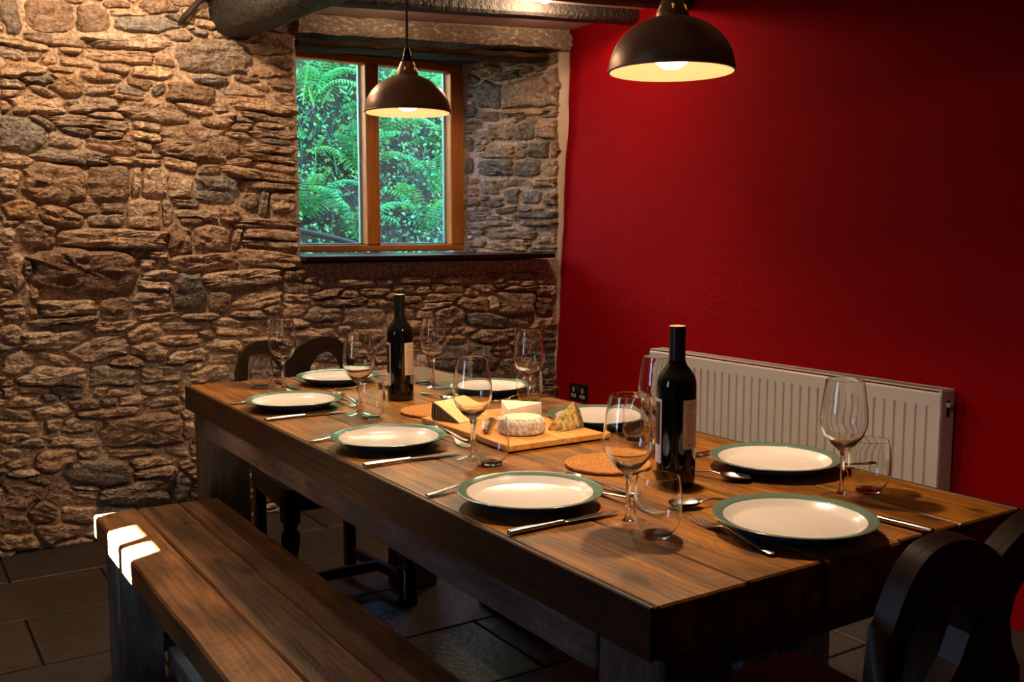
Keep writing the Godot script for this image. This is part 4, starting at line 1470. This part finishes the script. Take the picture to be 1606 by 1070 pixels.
func build_glasses() -> void:
	var wg := wine_glass_shapes()
	var tb := tumbler_shapes()
	var T := 0.7602
	var wines := [[1.008, 1.201, "standing in front of the nearer bottle"], [1.038, 1.743, "between the cheese board and the middle bench-side plate"], [1.05, 2.34, "just left of the farther bottle"], [1.031, 2.85, "at the far bench-side corner before the chair back"], [1.436, 2.645, "behind and right of the farther bottle"], [1.468, 2.166, "behind the white cheese wedge"], [1.382, 1.554, "half hidden behind the nearer bottle"], [1.437, 1.121, "in front of the radiator, rightmost of all"]]
	for q in wines:
		var o := thing("wine_glass", "empty clear wine glass " + q[2], "wine glass", P(q[0], T, q[1]), 0.0, "stemmed wine glasses")
		part("bowl", wg.bowl, mats.glass, o)
		part("stem", wg.stem, mats.glass, o)
		part("foot", wg.foot, mats.pane, o)
	var tumblers := [[1.008, 1.129, "nearest the viewer, before the nearer bottle"], [1.046, 1.682, "in front of the cheese board"], [1.052, 2.273, "below the bottle-side wine glass on the bench side"], [0.992, 2.94, "at the far bench-side corner of the table"], [1.443, 2.73, "farthest back, beside the farther bottle"], [1.524, 2.25, "behind the white cheese wedge"], [1.443, 1.692, "seen through the bowl of the large wine glass"], [1.512, 1.12, "in front of the radiator, rightmost of all"]]
	for q in tumblers:
		var o := thing("tumbler", "empty clear stemless tumbler " + q[2], "tumbler", P(q[0], T, q[1]), 0.0, "stemless tumblers")
		part("glass_wall", tb.wall, mats.glass, o)
		part("glass_base", tb.base, mats.glass, o)


func noisy_texture(base: Color, other: Color, freq: float, lo: float, hi: float, sd: int, size := 256) -> ImageTexture:
	var fn := FastNoiseLite.new()
	fn.seed = sd
	fn.frequency = freq
	fn.fractal_octaves = 4
	var im := fn.get_seamless_image(size, size)
	im.convert(Image.FORMAT_L8)
	var src := im.get_data()
	var px := PackedByteArray()
	px.resize(size * size * 3)
	for i in size * size:
		var c := base.lerp(other, smoothstep(lo, hi, src[i] / 255.0))
		px[i * 3] = c.r8
		px[i * 3 + 1] = c.g8
		px[i * 3 + 2] = c.b8
	return ImageTexture.create_from_image(Image.create_from_data(size, size, false, Image.FORMAT_RGB8, px))


func textured(tex: Texture2D, scale: float, rough: float, depth := 0.2) -> StandardMaterial3D:
	var m := simple(Color(1, 1, 1), rough)
	m.albedo_texture = tex
	bumped(m, stone_bump, scale, depth)
	m.subsurf_scatter_enabled = false
	return m


# a wedge pulled between two outlines given as points on the board, with softened edges
func wedge(mb: MB, a: Array, b: Array, lumps := 0.0) -> void:
	var rings := []
	var cuts := 8
	for i in cuts + 1:
		var f := float(i) / cuts
		var ring := PackedVector3Array()
		var m := a.size()
		for k in m:
			var p: Vector3 = a[k].lerp(b[k], f)
			var q: Vector3 = a[(k + 1) % m].lerp(b[(k + 1) % m], f)
			for j in 5:
				var r: Vector3 = p.lerp(q, j / 5.0)
				if j == 0:
					var prev: Vector3 = a[(k + m - 1) % m].lerp(b[(k + m - 1) % m], f)
					r = p + ((prev - p).normalized() + (q - p).normalized()) * 0.0022
				if lumps > 0.0:
					r += Vector3(noise_a.get_noise_3dv(r * 60.0), noise_a.get_noise_3dv(r * 60.0 + Vector3.ONE * 9.0) * 0.6, noise_a.get_noise_3dv(r * 60.0 + Vector3.ONE * 20.0)) * lumps
				ring.append(r)
		rings.append(ring)
	mb.loft(rings)


func build_cheese() -> void:
	var T := 0.7602
	var B := 0.7775
	# board, its corners measured on the table
	var bd := thing("cheese_board", "pale bamboo cheese board in the middle of the table", "board", P(1.257, T, 1.939), PI / 2)
	var strips := [rgb8(218, 156, 80), rgb8(208, 144, 70), rgb8(224, 164, 90), rgb8(212, 150, 76)]
	var bx := 0.4
	var bz := 0.262
	for k in 4:
		var mb := MB.new()
		mb.box(Vector3(bx, 0.0135, bz / 4.0 - 0.0003), 0.0015)
		var m := wood(rgb8(255, 255, 255), Vector3(k * 0.2, 0, k * 0.3), 0.4, 0.01)
		m.albedo_texture = noisy_texture(strips[k], strips[(k + 1) % 4] * 0.92, 0.02, 0.3, 0.7, 60 + k)
		m.uv1_scale = Vector3(0.8, 9, 9)
		part("bamboo_strip", mb.mesh(), m, bd, Vector3(0, 0.0105, -bz / 2 + bz / 4.0 * (k + 0.5)))
	for sx in [-1.0, 1.0]:
		for sz in [-1.0, 1.0]:
			var ft := MB.new()
			ft.lathe([Vector2(0, 0), Vector2(0.008, 0), Vector2(0.009, 0.004), Vector2(0, 0.004)], 14)
			part("foot", ft.mesh(), mats.dark_metal, bd, Vector3(sx * 0.17, 0, sz * 0.1))
	var mk := MB.new()  # row of small pale marks on the board side
	for q in [[0.0, 0.012], [0.018, 0.008], [0.034, 0.014], [0.05, 0.009]]:
		mk.box(Vector3(q[1], 0.006, 0.0008), 0.0002, Vector3(0.165 - q[0] * 1.1, 0.011, -bz / 2 - 0.0004))
	part("pale_marks", mk.mesh(), simple(rgb8(196, 196, 200), 0.5), bd)
	# hard cheese: doorstop wedge with dark ridged rind on the end
	var hc := thing("cheese_wedge", "pale yellow hard cheese wedge with dark ridged rind", "cheese", P(0, 0, 0))
	var a := [P(1.134, B, 2.097), P(1.167, B, 2.013), P(1.136, B + 0.047, 2.095)]
	var dv := Vector3(0.105, 0, -0.035)
	var b := [a[0] + dv, a[1] + dv * 0.92, a[2] + dv]
	var ra := []
	for p in a:
		ra.append(p - dv * 0.035)
	var mb := MB.new()
	wedge(mb, a, b)
	part("cheese_paste", mb.mesh(25.0), textured(noisy_texture(rgb8(238, 214, 150), rgb8(226, 196, 124), 0.03, 0.4, 0.8, 71), 8.0, 0.55, 0.03), hc)
	var rd := MB.new()
	wedge(rd, ra, a)
	for k in 9:
		var f := (k + 0.6) / 10.0
		var base: Vector3 = ra[0].lerp(ra[1], f)
		var top: Vector3 = ra[2].lerp(ra[1], f)
		rd.tube([base + Vector3(0, 0.002, 0), base.lerp(top, 0.5), top], 0.0016, 5)
	part("rind", rd.mesh(30.0), simple(rgb8(92, 72, 44), 0.6), hc)
	# white soft wedge
	var wc := thing("cheese_wedge", "white bloomy soft cheese wedge behind the round cheese", "cheese")
	var w0 := [P(1.260, B, 1.949), P(1.387, B, 1.988), P(1.387, B, 2.003), P(1.323, B, 2.082)]
	var w1 := []
	for p in w0:
		w1.append(p + Vector3(0, 0.034, 0))
	var wm := MB.new()
	wedge(wm, w0, w1, 0.0012)
	part("cheese_body", wm.mesh(35.0), textured(noisy_texture(rgb8(240, 230, 212), rgb8(228, 212, 186), 0.03, 0.3, 0.8, 72), 8.0, 0.7, 0.08), wc)
	# round cheese
	var rc := thing("round_cheese", "small round cheese with wrinkled greyish white rind", "cheese", P(1.230, B, 1.845))
	var rm := MB.new()
	var rings := []
	for q in [[0.046, 0.0005], [0.052, 0.004], [0.0535, 0.016], [0.053, 0.028], [0.05, 0.034], [0.044, 0.0365], [0.03, 0.0375], [0.012, 0.0375]]:
		var ring := PackedVector3Array()
		for k in 72:
			var an := TAU * k / 72.0
			var p := Vector3(cos(an) * q[0], q[1], sin(an) * q[0])
			var w := 0.0022 * noise_a.get_noise_3dv(p * 75.0) + 0.002 * noise_b.get_noise_3dv(p * 160.0)
			if q[0] > 0.05:
				ring.append(p + Vector3(cos(an), 0, sin(an)) * w)
			else:
				ring.append(p + Vector3(0, w * (0.6 if q[1] > 0.01 else 0.0), 0))
		rings.append(ring)
	rm.loft(rings)
	var tc := MB.new()
	var crown := []
	for q in [[0.044, 0.0362], [0.0445, 0.0376], [0.03, 0.0386], [0.012, 0.0386]]:
		var ring := PackedVector3Array()
		for k in 48:
			var an := TAU * k / 48.0
			var p: Vector3 = Vector3(cos(an), 0, sin(an)) * q[0] * (1.0 + 0.06 * noise_a.get_noise_2d(cos(an) * 2.0, sin(an) * 2.0))
			ring.append(p + Vector3(0, q[1] + 0.0012 * noise_a.get_noise_3dv(p * 70.0), 0))
		crown.append(ring)
	tc.loft(crown)
	part("cheese_top", tc.mesh(60.0), textured(noisy_texture(rgb8(244, 230, 198), rgb8(228, 206, 170), 0.03, 0.4, 0.8, 77), 8.0, 0.7, 0.15), rc)
	part("rind", rm.mesh(60.0), textured(noisy_texture(rgb8(240, 228, 206), rgb8(184, 164, 146), 0.035, 0.42, 0.75, 73), 9.0, 0.75, 0.3), rc)
	# blue cheese
	var bc := thing("blue_cheese", "crumbly blue cheese wedge with yellow streaks and brown rind", "cheese")
	var c0 := [P(1.295, B, 1.839), P(1.317, B, 1.798), P(1.305, B + 0.026, 1.822)]
	var c1 := [P(1.369, B, 1.900), P(1.371, B, 1.810), P(1.376, B + 0.062, 1.845)]
	var bm := MB.new()
	wedge(bm, c0, c1, 0.0022)
	part("cheese_paste", bm.mesh(40.0), textured(noisy_texture(rgb8(214, 178, 96), rgb8(108, 96, 66), 0.03, 0.5, 0.64, 74), 9.0, 0.65, 0.3), bc)
	var c2 := [c1[0] + Vector3(0.014, 0, 0.002), c1[1] + Vector3(0.014, 0, 0.001), c1[2] + Vector3(0.01, -0.004, 0.002)]
	var br := MB.new()
	wedge(br, c1, c2, 0.002)
	part("rind", br.mesh(40.0), textured(noisy_texture(rgb8(142, 116, 84), rgb8(84, 68, 52), 0.05, 0.4, 0.7, 75), 10.0, 0.8, 0.4), bc)
	# cheese knife lying on the board, handle towards the viewer
	var ck := thing("cheese_knife", "small pewter handled cheese knife on the board against the round cheese", "knife", P(1.217, B, 1.960), 0.9)
	var kh := MB.new()
	kh.bar([[-0.115, 0.009, 0.003, 0.003], [-0.112, 0.009, 0.0085, 0.007], [-0.09, 0.0095, 0.0105, 0.0085], [-0.05, 0.0095, 0.0075, 0.0065], [-0.02, 0.0095, 0.0065, 0.006], [-0.012, 0.0095, 0.009, 0.008], [-0.008, 0.0095, 0.006, 0.005]])
	part("handle", kh.mesh(50.0), simple(rgb8(150, 134, 116), 0.35, 1.0), ck)
	var kb := MB.new()
	kb.bar([[-0.009, 0.009, 0.004, 0.002], [0.005, 0.008, 0.009, 0.0012], [0.04, 0.005, 0.0125, 0.001], [0.06, 0.0035, 0.008, 0.0008], [0.07, 0.003, 0.001, 0.0004]])
	part("blade", kb.mesh(50.0), mats.steel, ck)
	# woven round mats
	var cork := textured(noisy_texture(rgb8(200, 138, 60), rgb8(146, 90, 34), 0.11, 0.35, 0.7, 76), 9.0, 0.8, 0.25)
	for q in [[1.228, 2.262, "round woven mat between the farther bottle and the cheese board"], [1.236, 1.538, "round woven mat between the cheese board and the nearer bottle"]]:
		var o := thing("woven_mat", q[2], "table mat", P(q[0], T, q[1]), 0.0, "round woven table mats")
		var body := MB.new()
		body.lathe([Vector2(0, 0.0004), Vector2(0.083, 0.0004), Vector2(0.083, 0.006), Vector2(0, 0.006)], 48)
		part("mat_core", body.mesh(40.0), cork, o)
		# coils of rush, each a ring with its stitches
		for k in 10:
			var r := 0.0835 - k * 0.0087
			var ring := MB.new()
			var prof := []
			for j in 8:
				var an := TAU * j / 8.0
				prof.append(Vector2(r + 0.0042 * cos(an), 0.0046 + 0.0042 * sin(an)))
			ring.lathe(prof, 72, Vector3.ZERO, true)
			for i in ring.v.size():
				var p := ring.v[i]
				var an := atan2(p.z, p.x)
				var wv := 0.0007 * sin(an * int(r * 620.0))
				ring.v[i] = Vector3(p.x * (1.0 + wv * 1.5), p.y + wv * (1.0 if p.y > 0.004 else 0.2), p.z * (1.0 + wv * 1.5))
			part("rush_coil", ring.mesh(60.0), cork, o)


# ---------------------------------------------------------------- lamps, radiator, socket
func build_lamp(at: Vector3, label: String) -> void:
	# at: centre of the rim
	var o := thing("pendant_lamp", label, "lamp", at, 0.0, "bronze dome pendant lamps")
	var R := 0.117
	var H := 0.1
	var outer := []
	var inner := []
	for i in 15:
		var f := i / 14.0
		var a := f * PI / 2 * 0.88
		outer.append(Vector2(R * cos(a) * (1.0 - 0.02 * f), 0.004 + (H - 0.004) * sin(a) / sin(PI / 2 * 0.88)))
	for i in 15:
		inner.append(Vector2(maxf(outer[14 - i].x - 0.0012, 0.001), outer[14 - i].y - 0.0012))
	var sh := MB.new()
	var prof := [Vector2(R + 0.0016, 0.0), Vector2(R + 0.0022, 0.002), Vector2(R + 0.0012, 0.004)] + outer + inner + [Vector2(R - 0.001, 0.0002)]
	sh.lathe(prof, 64, Vector3.ZERO, true)
	part("shade", sh.mesh(50.0), mats.bronze, o)
	var li := MB.new()
	var l0 := []
	var l1 := []
	for i in 15:
		l0.append(Vector2(maxf(outer[i].x - 0.0016, 0.001), outer[i].y - 0.0016 - (0.0026 if i == 0 else 0.0)))
		l1.append(Vector2(maxf(outer[14 - i].x - 0.0024, 0.0006), outer[14 - i].y - 0.0024 - (0.0026 if i == 14 else 0.0)))
	li.lathe([] + l0 + [Vector2(0.001, H - 0.0016), Vector2(0.0006, H - 0.0024)] + l1, 64, Vector3.ZERO, true)
	part("shade_lining", li.mesh(50.0), mats.lining, o)
	var ne := MB.new()
	ne.lathe([Vector2(0, H - 0.002), Vector2(0.03, H - 0.002), Vector2(0.0305, H + 0.004), Vector2(0.027, H + 0.014), Vector2(0.021, H + 0.027), Vector2(0.0165, H + 0.036), Vector2(0.0, H + 0.036)], 40)
	part("neck", ne.mesh(40.0), mats.bronze, o)
	var ho := MB.new()
	ho.lathe([Vector2(0, H + 0.035), Vector2(0.0165, H + 0.0355), Vector2(0.0172, H + 0.039), Vector2(0.013, H + 0.043), Vector2(0.0125, H + 0.047), Vector2(0.0135, H + 0.049), Vector2(0.0105, H + 0.053), Vector2(0.0105, H + 0.062), Vector2(0.0085, H + 0.066), Vector2(0.0055, H + 0.073), Vector2(0, H + 0.074)], 32)
	part("lamp_holder", ho.mesh(40.0), mats.dark_metal, o)
	# glowing arrow plates for the light escaping through vents in the neck
	var vent_glow := simple(rgb8(255, 190, 90), 0.4)
	vent_glow.emission_enabled = true
	vent_glow.emission = Color(1.0, 0.62, 0.25)
	vent_glow.emission_energy_multiplier = 0.6
	for k in 6:
		var an := TAU * k / 6.0 + 1.24
		var vm := MB.new()
		vm.prism(PackedVector2Array([Vector2(-0.001, -0.005), Vector2(0.001, -0.005), Vector2(0.001, 0.002), Vector2(0.0032, 0.0015), Vector2(0, 0.0052), Vector2(-0.0032, 0.0015), Vector2(-0.001, 0.002)]), -0.0004, 0.0004)
		var v := part("lamp_vent_glow", vm.mesh(), vent_glow, o)
		var r := 0.0272
		v.transform = Transform3D(Basis(Vector3.UP, PI / 2 - an) * Basis(Vector3.RIGHT, -0.42), Vector3(cos(an) * r, H + 0.0145, sin(an) * r))
	# twisted cord up to the ceiling
	var top := ceil_at(at.x) - at.y - 0.012 if at.x > 1.36 else 2.248 - at.y
	var cm := simple(rgb8(92, 60, 38), 0.85)
	for s in 2:
		var path := []
		var n := 90
		for i in n + 1:
			var f := float(i) / n
			var y := lerpf(H + 0.07, top, f)
			var a := y * 260.0 + s * PI
			path.append(Vector3(cos(a) * 0.0021, y, sin(a) * 0.0021))
		var c := MB.new()
		c.tube(path, 0.0023, 6)
		part("cord", c.mesh(60.0), cm, o)
	var ro := MB.new()
	ro.lathe([Vector2(0, top + 0.012), Vector2(0.045, top + 0.012), Vector2(0.045, top + 0.004), Vector2(0.03, top - 0.012), Vector2(0.008, top - 0.02), Vector2(0, top - 0.02)], 32)
	part("ceiling_rose", ro.mesh(40.0), mats.dark_metal, o)
	var bu := MB.new()
	bu.lathe([Vector2(0, 0.004), Vector2(0.016, 0.0065), Vector2(0.028, 0.0145), Vector2(0.036, 0.027), Vector2(0.0375, 0.038), Vector2(0.034, 0.052), Vector2(0.024, 0.066), Vector2(0.015, 0.078), Vector2(0.0135, 0.09), Vector2(0, 0.09)], 32)
	part("bulb", bu.mesh(60.0), mats.bulb, o)
	var l := SpotLight3D.new()
	l.name = "lamp_light"
	l.light_color = LAMP_COLOR
	l.light_energy = PENDANT_ENERGY
	l.light_size = 0.024
	l.spot_range = 9.0
	l.spot_attenuation = 2.0
	l.spot_angle = 74.0
	l.spot_angle_attenuation = 0.35
	l.shadow_enabled = true
	l.position = Vector3(0, -0.001, 0)
	l.rotation.x = -PI / 2
	o.add_child(l)


func build_spot(u: float, n: float, y: float, label: String, energy: float, cone := 0.0) -> void:
	var o := thing("ceiling_light", label, "ceiling light", P(u, y, n), 0.0, "small downlights in the ceiling")
	var ring := MB.new()
	ring.lathe([Vector2(0.03, 0.004), Vector2(0.04, 0.004), Vector2(0.041, -0.003), Vector2(0.037, -0.007), Vector2(0.03, -0.005)], 36, Vector3.ZERO, true)
	part("trim_ring", ring.mesh(40.0), mats.dark_metal, o)
	var b := MB.new()
	b.lathe([Vector2(0, -0.03), Vector2(0.014, -0.028), Vector2(0.024, -0.018), Vector2(0.028, -0.006), Vector2(0.028, 0.003), Vector2(0, 0.003)], 28)
	part("bulb", b.mesh(60.0), mats.bulb, o)
	var l: Light3D = OmniLight3D.new() if cone == 0.0 else SpotLight3D.new()
	l.name = "ceiling_bulb_light"
	if cone > 0.0:
		l.spot_angle = cone
		l.spot_angle_attenuation = 1.0
		l.spot_range = 9.0
		l.spot_attenuation = 2.0
		l.rotation.x = -PI / 2
	else:
		l.omni_range = 9.0
		l.omni_attenuation = 2.0
	l.light_color = LAMP_COLOR
	l.light_energy = energy
	l.light_size = 0.022
	l.shadow_enabled = true
	l.position = Vector3(0, -0.012 if cone == 0.0 else -0.034, 0)
	o.add_child(l)


func build_radiator() -> void:
	var o := thing("radiator", "white panel radiator with vertical flutes on the red wall", "radiator", P(2.976, 0, 2.6), PI / 2)
	# local x: towards the stone wall, local z: into the wall is +, so the face looks to -z
	var half := 0.715
	var mb := MB.new()
	var cols := []
	var flutes := 34
	var pitch := (half * 2.0 - 0.05) / flutes
	cols.append([-half, 0.0])
	cols.append([-half + 0.02, 0.0])
	for k in flutes:
		var x := -half + 0.025 + pitch * k
		cols.append([x + pitch * 0.36, 0.0])
		cols.append([x + pitch * 0.44, 1.0])
		cols.append([x + pitch * 0.60, 1.0])
		cols.append([x + pitch * 0.68, 0.0])
	cols.append([half - 0.02, 0.0])
	cols.append([half, 0.0])
	var rows := [[0.125, -0.072, 0.0], [0.13, -0.08, 0.0], [0.165, -0.08, 0.0], [0.178, -0.08, 1.0], [0.655, -0.08, 1.0], [0.668, -0.08, 0.0], [0.708, -0.08, 0.0], [0.714, -0.074, 0.0]]
	for r in rows:
		for c in cols:
			mb.v.append(Vector3(c[0], r[0], r[1] + 0.007 * r[2] * c[1]))
	var w := cols.size()
	for j in rows.size() - 1:
		for i in w - 1:
			mb.quad(j * w + i, j * w + i + 1, (j + 1) * w + i + 1, (j + 1) * w + i)
	part("front_panel", mb.mesh(25.0), mats.rad, o)
	var bk := MB.new()
	bk.box(Vector3(half * 2 - 0.04, 0.57, 0.012), 0.003, Vector3(0, 0.42, -0.03))
	part("back_panel", bk.mesh(), mats.rad, o)
	for s in [-1.0, 1.0]:
		var sd := MB.new()
		sd.box(Vector3(0.012, 0.6, 0.074), 0.004, Vector3(s * (half - 0.004), 0.42, -0.04))
		var side := part("side_panel", sd.mesh(), mats.rad, o)
		var sl := MB.new()
		sl.box(Vector3(0.002, 0.055, 0.016), 0.0006, Vector3(s * (half + 0.0025), 0.66, -0.04))
		part("slot", sl.mesh(), simple(rgb8(24, 20, 20), 0.6), side)
		var vp := MB.new()
		vp.lathe([Vector2(0, 0.0), Vector2(0.009, 0.0), Vector2(0.009, 0.006), Vector2(0.006, 0.01), Vector2(0, 0.01)], 16)
		part("vent_plug", vp.mesh(), mats.rad, side, Vector3(s * (half + 0.003), 0.672, -0.042), Vector3(0, 0, -s * PI / 2))
	var gr := MB.new()
	gr.box(Vector3(half * 2, 0.004, 0.012), 0.001, Vector3(0, 0.721, -0.07))
	gr.box(Vector3(half * 2, 0.004, 0.012), 0.001, Vector3(0, 0.721, -0.01))
	for k in 110:
		gr.box(Vector3(0.006, 0.004, 0.05), 0.001, Vector3(-half + 0.007 + (half * 2 - 0.014) * k / 109.0, 0.721, -0.04))
	part("top_grille", gr.mesh(), mats.rad, o)
	for s in [-1.0, 1.0]:
		var pp := MB.new()
		pp.tube([Vector3(s * (half + 0.03), 0.0, -0.045), Vector3(s * (half + 0.03), 0.15, -0.045), Vector3(s * (half + 0.02), 0.165, -0.045), Vector3(s * (half - 0.01), 0.165, -0.045)], 0.0085, 10)
		part("pipe", pp.mesh(60.0), mats.rad, o)


func build_socket() -> void:
	var o := thing("wall_socket", "double black wall socket on the red wall left of the radiator", "socket", P(2.982, 0.43, 3.945), PI / 2)
	# local x: along the wall away from the viewer (photo left), local -z: into the room
	o.rotation.z = 0.0
	var pl := MB.new()
	pl.box(Vector3(0.148, 0.088, 0.012), 0.004, Vector3(0, 0, -0.004))
	part("face_plate", pl.mesh(), simple(rgb8(34, 28, 24), 0.3, 0.5), o)
	var pale := simple(rgb8(196, 186, 178), 0.45)
	var dark := simple(rgb8(14, 12, 12), 0.5)
	for s in [-1.0, 1.0]:
		var g := part("socket_outlet", outlet_pin(0.0085, 0.013), pale, o, Vector3(s * 0.037, 0.013, -0.0098))
		part("pin_hole", outlet_pin(0.004, 0.0045), dark, g, Vector3(0, 0, -0.0008))
		for q in [-1.0, 1.0]:
			var e := part("socket_outlet", outlet_pin(0.0095, 0.0095), pale, o, Vector3(s * 0.037 + q * 0.0115, -0.018, -0.0098))
			part("pin_hole", outlet_pin(0.0045, 0.003), dark, e, Vector3(0, 0, -0.0008))
		var sw := MB.new()
		sw.box(Vector3(0.009, 0.018, 0.006), 0.0015, Vector3(s * 0.011, 0.024, -0.011))
		part("rocker_switch", sw.mesh(), simple(rgb8(62, 54, 56), 0.35), o)


func outlet_pin(w: float, h: float) -> ArrayMesh:
	var mb := MB.new()
	var poly := PackedVector2Array()
	for k in 14:
		var a := TAU * k / 14.0
		poly.append(Vector2(cos(a) * w, sin(a) * h))
	mb.prism(poly, -0.001, 0.001)
	return mb.mesh()
